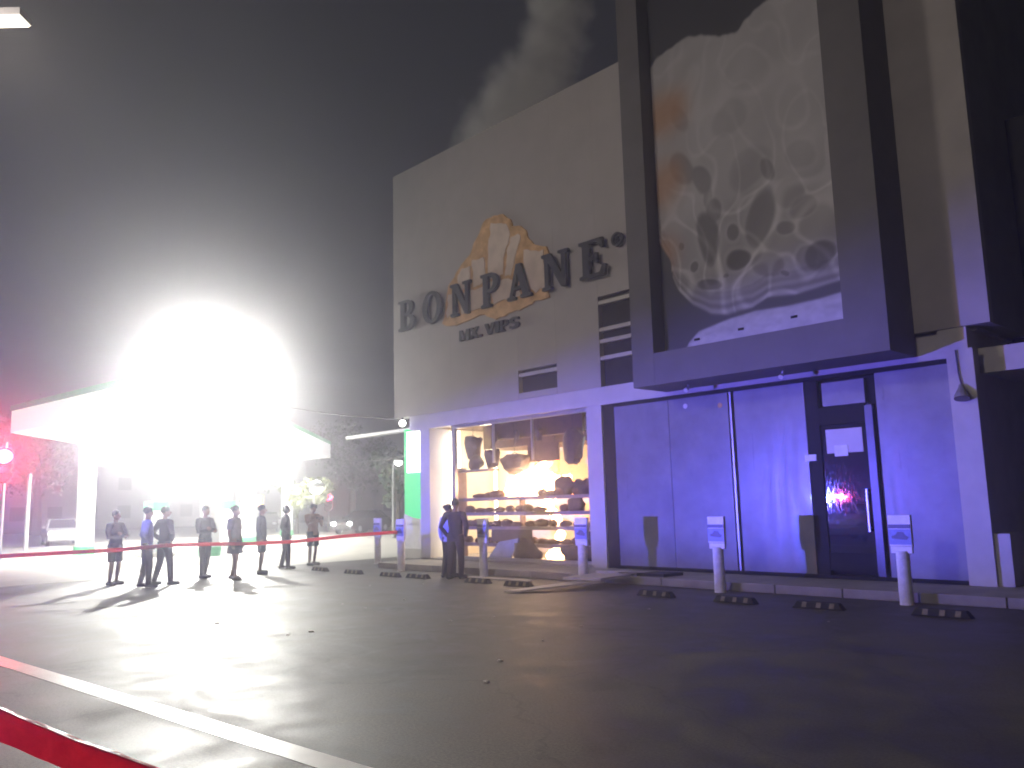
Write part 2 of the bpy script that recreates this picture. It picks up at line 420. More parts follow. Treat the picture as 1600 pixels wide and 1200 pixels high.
# ------------------------------------------------------------------ poster in the display box: a flat print of a cut loaf
def smooth(a, b, x):
    t = max(0.0, min(1.0, (x-a)/(b-a))); return t*t*(3-2*t)
def interp(pts, x):
    if x <= pts[0][0]: return pts[0][1]
    for (x0, y0), (x1, y1) in zip(pts, pts[1:]):
        if x <= x1: return y0 + (y1-y0)*(x-x0)/max(1e-6, x1-x0)
    return pts[-1][1]
TOP = [(-10.2, 10.9), (-9.82, 11.09), (-9.5, 11.19), (-9.19, 11.25), (-8.83, 11.1), (-8.55, 11.0), (-8.0, 10.86), (-7.72, 10.98), (-7.25, 11.25), (-6.0, 12.2)]
BOT = [(-10.2, 7.2), (-9.84, 6.6), (-9.8, 6.2), (-9.69, 5.93), (-9.35, 5.54), (-8.95, 5.28), (-8.55, 5.2), (-8.02, 5.23), (-7.7, 5.36), (-7.16, 5.31), (-6.7, 5.34), (-6.0, 5.4)]
CLT = [(-9.62, 4.6), (-9.5, 4.78), (-9.25, 4.97), (-8.55, 5.1), (-7.97, 5.15), (-7.29, 5.12), (-6.71, 5.13), (-6.0, 5.2)]
HOLES = [(-9.45,8.47,0.29,0.45),(-9.00,8.10,0.21,0.37),(-8.91,6.87,0.26,0.58),(-8.73,7.39,0.17,0.27),(-8.30,6.78,0.16,0.18),(-8.24,6.25,0.27,0.19),(-7.54,7.82,0.13,0.32),(-7.71,6.92,0.27,0.58),(-7.21,6.61,0.20,0.14),(-6.62,5.89,0.30,0.24),(-7.65,5.96,0.36,0.26),(-8.94,5.89,0.30,0.15),(-9.30,6.37,0.10,0.12),(-9.58,6.79,0.07,0.08),(-7.31,5.71,0.09,0.05),(-8.55,6.02,0.07,0.05),(-6.86,6.91,0.25,0.20),(-8.26,9.12,0.39,0.37),(-9.42,9.54,0.15,0.39),(-6.84,7.89,0.28,0.28),(-7.88,7.99,0.50,0.36),(-8.85,7.73,0.10,0.25),(-7.13,7.22,0.29,0.23),(-6.88,5.90,0.22,0.22)]
DEPTH = [.62,.62,.85,.6,.75,1.0,.62,.6,.55,.95,.45,.85,.8,.7,.7,.7,.28,.25,.4,.18,.22,.45,.22,.4]
TILT = [-.5,-.45,-.12,-.1,0,.1,-.35,.25,.3,0,.5,.25,.2,0,.4,0,0,-.5,-.4,-.4,-.5,0,0,0]
def poster_col(X, Z):
    w = mnoise.noise(Vector((X*1.3, Z*1.3, 3.1)))*0.12
    w2 = mnoise.noise(Vector((X*1.3, Z*1.3, 9.7)))*0.12
    x, z = X+w, Z+w2
    bgd = (0.045, 0.047, 0.055)
    loaf = smooth(-0.05, 0.04, interp(TOP, X)+0.9*w+0.1*mnoise.noise(Vector((X*2.3, 4.0, 0)))+0.04*mnoise.noise(Vector((X*7, 1.0, 0))) - Z) * smooth(-0.04, 0.04, Z - interp(BOT, X)-w*0.3)
    swirl = mnoise.noise(Vector(((X*0.55 - Z*0.6)*1.6, (X+Z)*0.45, 1.0)))
    swirl2 = mnoise.noise(Vector(((X*0.55 - Z*0.6)*4.2, (X+Z)*1.0, 5.0)))
    b = 0.43 + 0.07*swirl + 0.035*swirl2
    low = smooth(9.2, 6.0, Z)
    b -= 0.05*low
    # veins of crumb: ridged noise, stronger low down
    rid = abs(mnoise.noise(Vector((x*1.15+4, z*0.95, 2.0))))
    rid2 = abs(mnoise.noise(Vector(((X*.8-Z*.35)*1.5+w*3, (Z*.6+X*.5)*1.1, 6.0))))
    b += (0.25+.75*low)*(0.19*smooth(0.13, 0.0, rid) + 0.18*smooth(0.08, 0.0, rid2) - 0.05)
    dk = 0.0
    for (hx, hz, rx, rz), dp, tl in zip(HOLES, DEPTH, TILT):
        dx, dz = x-hx, z-hz
        dx2 = dx*math.cos(tl) - dz*math.sin(tl); dz2 = dx*math.sin(tl) + dz*math.cos(tl)
        d = math.sqrt((dx2/rx)**2 + (dz2/rz)**2)
        dk = max(dk, dp*smooth(1.12, 0.78, d))
        if 1.0 < d < 1.5: b += 0.05*low*smooth(1.5, 1.1, d)
    b *= (1-0.66*dk)
    # crust lines along the bottom
    d = Z - interp(BOT, X)
    if -0.05 < d < 0.45:
        ln = math.sin(d*34 + 2.2*mnoise.noise(Vector((X*1.6, Z*2.5, 7))))
        b *= 0.82 + 0.3*ln*smooth(0.45, 0.1, d)
    b = min(.5, b*.82)
    c = [b*.98, b*0.97, b*1.01]
    left = smooth(-9.25, -9.95, X - 0.16*(Z-7.5) + w*1.5)*smooth(5.6, 6.4, Z)*smooth(11.0, 10.0, Z)
    orange = (0.36, 0.19, 0.08)
    k = 0.75*left*(0.55+0.45*math.sin(Z*4.0+6*w))
    c = [c[i]*(1-k)+orange[i]*k for i in range(3)]
    cl = interp(CLT, X) + 0.05*w2
    clot = smooth(-0.03, 0.03, cl - Z)*smooth(-9.75, -9.4, X - 0.5*(4.8-Z))
    f = 0.42 + 0.1*mnoise.noise(Vector((X*3, Z*6, 0))) + 0.06*mnoise.noise(Vector((X*9, Z*14, 0)))
    out = [bgd[i]*(1-loaf)+c[i]*loaf for i in range(3)]
    out = [out[i]*(1-clot)+f*(1.0, 1.0, 1.08)[i]*clot for i in range(3)]
    return out
NX, NZ = 170, 310
PX0, PX1, PZ0, PZ1 = IX0+0.03, IX1-0.03, IZ0+0.06, IZ1-0.06
vts, cols = [], []
for j in range(NZ+1):
    for i in range(NX+1):
        X = PX0+(PX1-PX0)*i/NX; Z = PZ0+(PZ1-PZ0)*j/NZ
        vts.append((X, -0.78, Z)); c = poster_col(X, Z); cols.extend((c[0], c[1], c[2], 1.0))
fcs = [(j*(NX+1)+i, j*(NX+1)+i+1, (j+1)*(NX+1)+i+1, (j+1)*(NX+1)+i) for j in range(NZ) for i in range(NX)]
me = bpy.data.meshes.new('poster'); me.from_pydata(vts, [], fcs)
at = me.color_attributes.new('print', 'FLOAT_COLOR', 'POINT'); at.data.foreach_set('color', cols)
m_print = bpy.data.materials.new('bread_print'); m_print.use_nodes = True
nn = m_print.node_tree.nodes; an = nn.new('ShaderNodeVertexColor'); an.layer_name = 'print'
m_print.node_tree.links.new(an.outputs['Color'], nn['Principled BSDF'].inputs['Base Color'])
nn['Principled BSDF'].inputs['Roughness'].default_value = 0.55
me.materials.append(m_print)
PO = thing('bread_poster', (-8.1, -0.78, IZ0), 'tall printed poster of a cut loaf with dark holes inside the grey display box', 'poster')
link('print', me, PO, True)
box('backing', m_dark, PO, PX0, PX1, -0.774, -0.402, PZ0, PZ1)
for xx, zz in ((-9.3, 4.82), (-8.3, 4.86), (-7.2, 4.9)):
    box('mounting_clip', m_black, PO, xx-.06, xx+.06, -0.8, -0.782, zz-.025, zz+.02)

# ------------------------------------------------------------------ lettering and emblem
def arc(cx, cz, rx, rz, a0, a1, n=12):
    return [(cx+rx*math.cos(R(a0+(a1-a0)*i/n)), cz+rz*math.sin(R(a0+(a1-a0)*i/n))) for i in range(n+1)]
GL = {}
GL['O'] = ([arc(.37, .5, .37, .52, 0, 350, 30)], [arc(.37, .5, .2, .4, 0, 350, 30)])
GL['B'] = ([[(0,0),(.36,0)]+arc(.36,.26,.32,.26,-90,70,10)+arc(.34,.75,.28,.25,-50,90,10)+[(0,1),(0,.92),(.09,.9),(.09,.1),(0,.08)]],
           [[(.27,.1)]+arc(.33,.28,.16,.18,-90,90,8)+[(.27,.46)], [(.27,.56)]+arc(.31,.73,.14,.17,-90,90,8)+[(.27,.9)]])
GL['N'] = ([[(0,0),(.3,0),(.3,.08),(.21,.1),(.21,.74),(.6,0),(.74,0),(.74,.9),(.83,.92),(.83,1),(.52,1),(.52,.92),(.62,.9),(.62,.36),(.28,1),(0,1),(0,.92),(.09,.9),(.09,.1),(0,.08)]], [])
GL['P'] = ([[(0,0),(.38,0),(.38,.08),(.27,.1),(.27,.42),(.36,.42)]+arc(.36,.71,.31,.29,-90,90,12)+[(0,1),(0,.92),(.09,.9),(.09,.1),(0,.08)]],
           [[(.27,.52)]+arc(.33,.71,.15,.19,-90,90,8)+[(.27,.9)]])
GL['A'] = ([[(0,0),(.28,0),(.28,.08),(.2,.1),(.25,.26),(.5,.26),(.55,.1),(.47,.08),(.47,0),(.84,0),(.84,.08),(.75,.1),(.5,1),(.33,1),(.09,.1),(0,.08)]], [[(.28,.36),(.47,.36),(.375,.72)]])
GL['E'] = ([[(0,0),(.66,0),(.7,.28),(.62,.28),(.54,.1),(.27,.1),(.27,.46),(.38,.46),(.42,.36),(.48,.36),(.48,.64),(.42,.64),(.38,.55),(.27,.55),(.27,.9),(.5,.9),(.58,.74),(.66,.74),(.63,1),(0,1),(0,.92),(.09,.9),(.09,.1),(0,.08)]], [])
GL['M'] = ([[(0,0),(.3,0),(.3,.1),(.22,.12),(.22,.7),(.42,0),(.52,0),(.74,.7),(.74,.12),(.66,.1),(.66,0),(1,0),(1,1),(.72,1),(.5,.35),(.28,1),(0,1)]], [])
GL['X'] = ([[(0,0),(.24,0),(.38,.3),(.52,0),(.84,0),(.54,.52),(.8,1),(.56,1),(.44,.74),(.3,1),(0,1),(.27,.5)]], [])
GL['V'] = ([[(.3,0),(.52,0),(.84,1),(.58,1),(.42,.35),(.26,1),(0,1)]], [])
GL['I'] = ([[(0,0),(.26,0),(.26,1),(0,1)]], [])
GL['.'] = ([[(0,0),(.2,0),(.2,.2),(0,.2)]], [])
GL['S'] = ([[(.0,.08),(.12,0),(.42,0),(.6,.12),(.64,.3),(.56,.5),(.3,.6),(.24,.7),(.3,.8),(.44,.82),(.56,.72),(.62,.78),(.6,.94),(.46,1),(.2,1),(.04,.86),(.0,.68),(.08,.5),(.34,.4),(.4,.3),(.34,.2),(.2,.18),(.06,.28)]], [])
def glyph(ch, x0, w, z0, h, y, depth, mt, parent):
    outer, inner = GL[ch]
    wd = max(p[0] for p in outer[0]); 
    cu = bpy.data.curves.new('letter', 'CURVE'); cu.dimensions = '2D'; cu.fill_mode = 'BOTH'; cu.extrude = depth/2
    for poly in outer+inner:
        s = cu.splines.new('POLY'); s.points.add(len(poly)-1); s.use_cyclic_u = True
        for k, (a, b) in enumerate(poly): s.points[k].co = (a/wd*w, b*h, 0, 1)
    tmp = bpy.data.objects.new('tmp', cu); COL.objects.link(tmp)
    dg = bpy.context.evaluated_depsgraph_get()
    me = bpy.data.meshes.new_from_object(tmp.evaluated_get(dg)); bpy.data.objects.remove(tmp)
    me.name = 'letter'; me.transform(Matrix.Translation((x0, y, z0)) @ Matrix.Rotation(PI/2, 4, 'X'))
    me.materials.clear(); me.materials.append(mt)
    return link('letter', me, parent, True)
SG = thing('shop_sign', (-16, -0.05, 6.2), 'dark serif BONPANE letters over a cream and orange bread emblem on the pale wall', 'sign')
for ch, xa, xb in (('B', -20.2, -19.4), ('O', -19.02, -18.13), ('N', -17.72, -16.86), ('P', -16.42, -15.72), ('A', -15.38, -14.5), ('N', -14.1, -13.2), ('E', -12.84, -12.03)):
    glyph(ch, xa, xb-xa, 6.88, 0.92, -0.2, 0.1, m_navy, SG)
bm = bmesh.new()
for k in range(20):
    a0, a1 = 2*PI*k/20, 2*PI*(k+1)/20
    q = []
    for yy in (-0.18, -0.1):
        q.append([bm.verts.new((-11.72+r*math.cos(a), yy, 7.65+r*math.sin(a))) for a, r in ((a0, .17), (a1, .17), (a1, .11), (a0, .11))])
    bm.faces.new(q[0]); bm.faces.new(q[1][::-1])
    for i in (0, 2): bm.faces.new((q[0][i], q[0][(i+1) % 4], q[1][(i+1) % 4], q[1][i]))
add_box(bm, -11.78, -11.75, -0.17, -0.1, 7.57, 7.73); add_box(bm, -11.748, -11.69, -0.17, -0.1, 7.66, 7.73); add_box(bm, -11.72, -11.68, -0.17, -0.1, 7.57, 7.65)
obj('registered_mark', bm, m_navy, SG, True)
x = -17.5
for ch, w in (('M', .42), ('X', .36), ('.', .1), (' ', .06), ('V', .4), ('I', .14), ('P', .34), ('S', .38)):
    if ch != ' ': glyph(ch, x, w, 6.17, 0.3, -0.09, 0.07, m_navy, SG)
    x += w + 0.03
OUT = [(-18.29,6.8),(-18.2,6.99),(-18.1,7.5),(-18.02,7.85),(-17.75,8.07),(-17.55,8.28),(-17.38,8.39),(-17.02,8.58),(-16.86,8.85),(-16.61,9.12),(-16.4,9.37),(-16.06,9.44),(-15.64,9.34),(-15.37,9.15),(-15.29,8.93),(-14.98,8.85),(-14.77,8.64),(-14.57,8.27),(-14.07,8.08),(-14.0,7.76),(-14.1,7.4),(-14.07,7.02),(-14.05,6.74),(-14.55,6.75),(-14.85,6.65),(-15.38,6.63),(-16.02,6.53),(-16.48,6.77),(-17.43,6.68),(-17.94,6.7)]
def rough_poly(poly, amp, sub=4):
    o = []
    n = len(poly)
    for i in range(n):
        a, b = Vector(poly[i]), Vector(poly[(i+1) % n])
        for k in range(sub):
            p = a.lerp(b, k/sub)
            o.append((p.x+amp*mnoise.noise(Vector((p.x*5, p.y*5, 0))), p.y+amp*mnoise.noise(Vector((p.x*5, p.y*5, 8)))))
    return o
bm = bmesh.new(); prism(bm, rough_poly(OUT, 0.05), -0.075, -0.021); obj('emblem_crust', bm, m_orange, SG, True)
PET = [[(-16.07,9.21),(-15.47,9.08),(-15.37,8.73),(-15.64,8.15),(-15.7,7.68),(-16.26,7.72),(-16.23,8.79)],
 [(-15.3,8.71),(-14.99,8.6),(-15.14,8.19),(-15.38,7.62),(-15.61,7.66),(-15.5,8.28)],
 [(-14.87,8.16),(-14.15,8.0),(-14.12,7.02),(-14.49,6.98),(-14.92,7.3)],
 [(-16.93,8.36),(-16.4,8.3),(-16.41,7.67),(-16.85,7.6)],
 [(-17.49,8.15),(-17.08,8.25),(-16.95,7.68),(-17.55,7.65)],
 [(-17.98,7.6),(-17.61,7.56),(-17.52,7.0),(-18.04,6.98)],
 [(-16.2,7.6),(-15.3,7.5),(-15.0,7.0),(-16.09,6.98)],
 [(-17.45,7.55),(-16.36,7.5),(-16.38,6.98),(-17.4,6.93)]]
for k, p in enumerate(PET):
    bm = bmesh.new(); prism(bm, rough_poly(p, 0.09, 5), -0.09-0.004*k, -0.0765); obj('emblem_crumb', bm, m_cream, SG, True)

# ------------------------------------------------------------------ inside the burning shop
SU = thing('shelf_unit', (-15.8, 0.6, 0.2), 'open bread shelving with dark boards behind the missing shop window', 'shelf')
SHELF = [0.62, 1.06, 1.44, 1.84]
for z in SHELF:
    box('shelf', m_shelf, SU, -18.35, -13.05, 0.42, 0.82, z-0.085, z)
box('shelf', m_shelf, SU, -18.35, -17.0, 0.42, 0.82, 2.57, 2.62)
for x in (-18.37, -13.04):
    box('upright', m_shelf, SU, x-.03, x+.005, 0.45, 0.8, 0.2, 2.7)
box('front_board', m_brown, SU, -16.9, -15.35, 0.395, 0.418, 0.66, 0.98)
box('upright', m_shelf, SU, -16.02, -15.98, 0.62, 0.8, 0.2, 1.79)
# loaves
def loaf_mesh(sx, sy, sz, seed):
    bm = bmesh.new(); ball(bm, (0, 0, sz*0.75), (sx, sy, sz), 14, 9)
    for v in bm.verts:
        nv = mnoise.noise(v.co*7 + Vector((seed, 0, 0)))
        v.co += v.co.normalized()*nv*0.025
        if v.co.z < 0: v.co.z = 0
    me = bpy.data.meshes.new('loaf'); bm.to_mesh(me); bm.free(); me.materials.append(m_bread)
    for p in me.polygons: p.use_smooth = True
    return me
LM = [loaf_mesh(.19, .13, .085, 1), loaf_mesh(.14, .12, .1, 5), loaf_mesh(.3, .13, .07, 9), loaf_mesh(.24, .14, .11, 13)]
SHN = ['lowest', 'second lowest', 'second highest', 'highest']
for si, z in enumerate(SHELF):
    x = -18.15 + random.uniform(0, .2); k = 0
    while x < -13.35:
        me = LM[random.randrange(4)]
        if not (-16.35 < x < -15.45 and si == 3) and random.random() < 0.86:
            o = link('bread_loaf', me); o.location = (x, 0.6+random.uniform(-.05, .05), z+0.001); o.rotation_euler = (0, 0, random.uniform(-.4, .4))
            kind = ['short round', 'small plump', 'long flat', 'large high'][LM.index(me)]
            OR_ = ['first', 'second', 'third', 'fourth', 'fifth', 'sixth', 'seventh', 'eighth', 'ninth', 'tenth', 'eleventh', 'twelfth', 'thirteenth', 'fourteenth']
            tag(o, '%s dark loaf, %s from the left on the %s full shelf board' % (kind, OR_[k], SHN[si]), 'bread', 'loaves on the shop shelves'); k += 1
        x += random.uniform(.34, .5)
# hanging dark things
def lump(name, c, r, mt, label, cat, group=None, seed=0, amp=.25):
    bm = bmesh.new(); ball(bm, (0, 0, 0), r, 14, 10)
    for v in bm.verts:
        v.co *= 1 + amp*mnoise.noise(v.co*6 + Vector((seed, seed*2, 0)))
    o = obj(name, bm, mt, None, smooth=True); o.location = c
    return tag(o, label, cat, group)
def hanging(name, x, z, w, h, label, seed):
    t = thing(name, (x, 0.75, z), label, 'basket', 'dark baskets hung at the shop ceiling')
    bm = bmesh.new()
    n = 12
    prof = [(0.55, -h/2), (0.8, -h*0.35), (0.95, 0), (1.0, h*0.3), (0.85, h/2)]
    rings = []
    for r, zz in prof:
        rings.append([bm.verts.new((r*w/2*math.cos(2*PI*i/n)*(1+.45*mnoise.noise(Vector((i*.71, zz*6, seed*3.3)))), r*w*0.35*math.sin(2*PI*i/n), zz+.16*mnoise.noise(Vector((i*.9, zz*3, seed*1.7))))) for i in range(n)])
    for a, b in zip(rings, rings[1:]):
        for i in range(n): bm.faces.new((a[i], a[(i+1) % n], b[(i+1) % n], b[i]))
    bm.faces.new(rings[0][::-1]); bm.faces.new(rings[-1])
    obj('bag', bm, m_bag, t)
    bm = bmesh.new()
    tube(bm, [(-w*.3, 0, h/2-.02), (0, 0, h/2+.1), (w*.3, 0, h/2-.02)], .012, 6)
    tube(bm, [(0, 0, h/2+.1), (0, 0, 3.9-z)], .006, 6)
    obj('cord', bm, m_cable, t)
hanging('hanging_basket', -18.0, 3.25, .62, .55, 'dark square basket hung at the top left corner of the shop window', 1)
hanging('hanging_basket', -17.2, 2.93, .55, .45, 'lumpy dark basket hung above the short upper shelf beside the bright tube', 2)
hanging('hanging_basket', -17.1, 3.5, .24, .28, 'small dark bag hung just right of the bright vertical tube', 3)
hanging('hanging_basket', -16.3, 2.72, .95, .42, 'wide low dark basket hung left above the flames', 4)
hanging('hanging_basket', -16.2, 3.42, .2, .26, 'small dark bag hung left of the middle window bar', 5)
hanging('hanging_basket', -15.35, 3.45, .24, .28, 'small dark pointed bag hung above the middle of the flames', 6)
hanging('hanging_basket', -14.15, 3.02, .62, .8, 'tall dark basket hung in front of the cool white lamp', 7)
box_ = box
HP = thing('hanging_board', (-15.4, 1.1, 2.7), 'brown board hung above the flames in the burning shop', 'board')
box('board', m_brown, HP, -16.1, -14.95, 1.05, 1.1, 2.75, 3.25)
bm = bmesh.new(); tube(bm, [(-16.0, 1.08, 3.25), (-16.0, 1.08, 3.92)], .008, 6); tube(bm, [(-15.1, 1.08, 3.25), (-15.1, 1.08, 3.92)], .008, 6)
obj('cord', bm, m_cable, HP, True)
BC = thing('bread_cabinet', (-13.8, 2.4, 0.2), 'grey brown tall cabinet at the right end of the burning shop', 'cabinet')
box('body', m_brown, BC, -15.05, -13.0, 2.3, 2.9, 0.2, 2.95)
box('door', m_brown, BC, -15.0, -14.1, 2.26, 2.298, 0.3, 2.9); box('door', m_brown, BC, -14.06, -13.1, 2.26, 2.298, 0.3, 2.9)
box('handle', m_alu, BC, -14.15, -14.12, 2.22, 2.258, 1.4, 1.7)
CK = thing('wall_clock', (-14.5, 2.2, 2.35), 'round pale clock face on the cabinet at the right of the fire', 'clock')
bm = bmesh.new(); bmesh.ops.create_cone(bm, cap_ends=True, segments=24, radius1=.16, radius2=.16, depth=.04, matrix=Matrix.Translation((-14.5, 2.23, 2.38)) @ Matrix.Rotation(PI/2, 4, 'X'))
obj('face', bm, m_white, CK, True)
bm = bmesh.new(); add_box(bm, -14.507, -14.495, 2.203, 2.208, 2.38, 2.48); add_box(bm, -14.5, -14.43, 2.203, 2.208, 2.374, 2.386); obj('hand', bm, m_black, CK, True)
# vertical tube lamps
for x, y, z0, z1, lab in ((-19.0, 2.5, .5, 3.75, 'bright vertical tube lamp on the rear wall left of the fire'), (-17.2, 2.85, 1.3, 3.4, 'second vertical tube lamp on the rear wall close to the flames')):
    t = thing('tube_lamp', (x, y, z0), lab, 'lamp')
    bm = bmesh.new(); tube(bm, [(0, 0, 0.03), (0, 0, z1-z0-.03)], .05, 12); obj('tube', bm, e_tube, t)
    bm = bmesh.new(); tube(bm, [(0, 0, 0), (0, 0, .03)], .06, 12); tube(bm, [(0, 0, z1-z0-.03), (0, 0, z1-z0)], .06, 12); obj('cap', bm, m_alu, t)
# cool lamp and torn white ceiling sheet at the top right
t = thing('ceiling_lamp', (-14.6, 1.6, 3.6), 'cool white lamp glowing behind a dark basket at the top right of the shop window', 'lamp')
bm = bmesh.new()
n = 16; rings = []
for r, zz in ((.12, .3), (.3, .25), (.55, .08), (.72, -.12)):
    rings.append([bm.verts.new((r*math.cos(2*PI*i/n), r*.7*math.sin(2*PI*i/n), zz)) for i in range(n)])
for a, b in zip(rings, rings[1:]):
    for i in range(n): bm.faces.new((a[i], a[(i+1) % n], b[(i+1) % n], b[i]))
bm.faces.new(rings[0])
obj('shade', bm, m_white, t, smooth=True)
bm = bmesh.new(); ball(bm, (0, 0, -.02), (.3, .2, .12), 14, 8); obj('bulb', bm, e_cool, t, smooth=True)
t = thing('light_panel', (-13.7, 1.2, 2.9), 'cool white light panel at the right end of the shop window', 'lamp')
box('diffuser', e_cool, t, -14.0, -13.1, 1.3, 1.34, 2.75, 3.45); box('housing', m_alu, t, -14.03, -13.07, 1.342, 1.4, 2.72, 3.48)
# leaning panel, heap and scattered pieces by the sill
t = thing('leaning_panel', (-16.4, 0.2, 0.2), 'blue grey panel leaning against the lowest shelf behind the sill', 'panel')
bm = bmesh.new()
va = [(-16.95, .26, .2), (-16.05, .26, .2), (-15.85, .4, .78), (-16.6, .4, .68)]
a = [bm.verts.new(p) for p in va]; b = [bm.verts.new((p[0], p[1]+.03, p[2])) for p in va]
bm.faces.new(a); bm.faces.new(b[::-1])
for i in range(4): bm.faces.new((a[i], a[(i+1) % 4], b[(i+1) % 4], b[i]))
obj('sheet', bm, m_bluepanel, t, True)
lump('debris_heap', (-15.5, 0.3, 0.42), (.42, .13, .3), m_bag, 'dark lumpy heap of burnt goods on the shop sill right of the leaning panel', 'debris', seed=3, amp=.6)
lump('debris_heap', (-13.75, 0.33, 0.42), (.55, .09, .24), m_bag, 'low dark heap at the right end of the shop sill beside the pier', 'debris', seed=8, amp=.5)
for k, (x, z, r, lab) in enumerate(((-14.35, 2.05, .24, 'dark scorched bundle on the highest shelf board at its right end'), (-13.75, 2.0, .2, 'small dark scorched bundle in the right corner of the highest shelf board'),
        (-17.75, 2.82, .2, 'dark scorched bundle on the short upper shelf at the left'), (-14.0, 1.6, .2, 'dark scorched bundle on the second highest shelf board near the right pier'), (-13.6, 0.78, .2, 'dark scorched bundle at the right end of the lowest shelf board'))):
    lump('scorched_bundle', (x, .62, z), (r*1.4, .15, r), m_bag, lab, 'bundle', 'scorched bundles in the shop', k*2.3, .6)
# fire
FI = thing('fire', (-16.0, 1.2, 1.84), 'white hot fire with orange tips burning in the middle of the shop', 'fire')
def flame(x, y, z, w, h, mt, seed):
    bm = bmesh.new()
    pts, rr = [], []
    for i in range(9):
        f = i/8
        pts.append((x+.14*h*mnoise.noise(Vector((seed, f*2.2, 0)))*f*2, y, z+h*f)); rr.append(max(.006, w*math.sin(PI*min(1, (f*.9+.14)))**.8*(1-f*.45)))
    tube(bm, pts, rr, 12)
    for v in bm.verts: v.co += Vector((mnoise.noise(v.co*4.5), 0, mnoise.noise(v.co*4.5+Vector((9, 0, 0)))))*.2 + Vector((mnoise.noise(v.co*13), 0, mnoise.noise(v.co*13+Vector((9, 0, 0)))))*.07
    return obj('flame', bm, mt, FI, True, smooth=True)
for k, (x, w, h) in enumerate(((-17.0, .24, .5), (-16.65, .3, .7), (-16.25, .36, .8), (-15.85, .4, 1.05), (-15.45, .34, .75), (-15.05, .26, .55))):
    flame(x, 1.25+.1*(k % 2), 1.86, w, h, e_fire, k*3.3)
for k, (x, w, h) in enumerate(((-16.95, .1, .55), (-16.25, .12, 1.05), (-15.6, .13, 1.2), (-15.0, .1, .6))):
    flame(x, 1.5, 1.86, w, h, e_fire2, k*7.1+2)
for k, (x, z, w, h) in enumerate(((-15.5, 1.47, .18, .3), (-15.2, 1.08, .16, .34), (-15.05, .64, .13, .36), (-15.2, .2, .26, .38))):
    flame(x, 1.1, z, w, h, e_fire, k*5.7+1)
point('fire_light', (-15.9, 1.0, 2.25), FIRE_W, (1.0, 0.68, 0.42), .3, FI)
point('fire_light', (-15.2, 0.95, 0.7), FIRE_W*.3, (1.0, 0.68, 0.42), .15, FI)
point('room_light', (-18.3, 1.6, 3.0), FIRE_W*.5, (1.0, .85, .58), .2, SU)

# ------------------------------------------------------------------ details on the facade
t = thing('wall_lamp', (-4.75, -0.03, 3.2), 'small unlit dome lamp on thin conduit high on the pale pier', 'lamp')
bm = bmesh.new(); tube(bm, [(-4.78, -.06, 3.99), (-4.77, -.06, 3.6), (-4.74, -.06, 3.4)], .012, 8); obj('conduit', bm, m_darkgrey, t, True)
bm = bmesh.new(); tube(bm, [(-4.74, -.09, 3.4), (-4.73, -.11, 3.34), (-4.72, -.16, 3.22), (-4.715, -.18, 3.16)], [.03, .05, .11, .12], 14); obj('shade', bm, m_tower_shade, t, True)
t = thing('bulkhead_lamp', (-20.1, -0.1, 4.1), 'small bright white lamp under the left corner of the upper wall', 'lamp')
bm = bmesh.new(); ball(bm, (-20.22, -.1, 4.12), .1, 12, 8); obj('globe', bm, e_canopy, t, True)
bm = bmesh.new(); tube(bm, [(-20.22, -.1, 4.2), (-20.22, -.1, 4.296)], .03, 8); obj('stem', bm, m_black, t, True)
t = thing('door_notice', (-6.9, 0.05, 2.1), 'pale notice board with a smaller card behind the dark door glass', 'notice')
box('board', m_paper, t, -7.2, -6.52, .082, .098, 2.42, 2.86); box('card', m_white, t, -7.05, -6.8, .07, .081, 2.36, 2.56)
t = thing('wall_plate', (-7.55, 0.02, 2.3), 'small white plate fixed on the left door post', 'plate')
box('plate', m_white, t, -7.62, -7.4, .035, .058, 2.3, 2.42)
for x, zc, lab in ((-10.25, 3.62, 'small round pale sticker high on the second white glass panel'), (-9.4, 3.55, 'small round brown sticker high beside the dark panel joint')):
    t = thing('sticker', (x, .05, zc), lab, 'sticker')
    bm = bmesh.new(); bmesh.ops.create_cone(bm, cap_ends=True, segments=16, radius1=.055, radius2=.055, depth=.006, matrix=Matrix.Translation((x, .055, zc)) @ Matrix.Rotation(PI/2, 4, 'X'))
    obj('disc', bm, m_white if x < -10 else m_orange, t, True)
for x, lab in ((-9.7, 'small pale bracket lamp under the display box, left one'), (-7.6, 'small pale bracket lamp under the display box above the door')):
    t = thing('spot_bracket', (x, -.6, 3.9), lab, 'bracket')
    bm = bmesh.new(); tube(bm, [(x, -.6, 3.964), (x, -.62, 3.9)], .02, 8); tube(bm, [(x, -.62, 3.9), (x, -.7, 3.84)], [.03, .05], 10); obj('head', bm, m_white, t, True)

# ------------------------------------------------------------------ bollards
def make_bollard(label):
    t = thing('bollard', (0, 0, 0), label, 'bollard', 'white bollards with parking boards along the kerb')
    bm = bmesh.new(); tube(bm, [(0, 0, 0), (0, 0, .02), (0, 0, .79)], [.105, .1, .095], 18); obj('post', bm, m_stain, t, smooth=False)
    bm = bmesh.new(); add_box(bm, -.16, .16, -.03, .03, .76, .86, .008); obj('bracket', bm, m_white, t)
    bm = bmesh.new(); add_box(bm, -.17, .17, -.035, .035, .864, 1.33, .008); b = obj('sign_board', bm, m_white, t)
    bm = bmesh.new(); add_box(bm, -.165, .165, -.041, -.0355, 1.13, 1.19); obj('stripe', bm, m_signdark, b)
    bm = bmesh.new(); add_box(bm, -.165, .165, -.041, -.0355, .89, 1.12); obj('print', bm, m_signblue, b)
    bm = bmesh.new(); prism(bm, [(-.12, .98), (.1, .96), (.13, 1.0), (.08, 1.03), (.05, 1.075), (-.03, 1.08), (-.07, 1.03), (-.12, 1.02)], -.046, -.0415)
    obj('pictogram', bm, m_signdark, b)
    return t
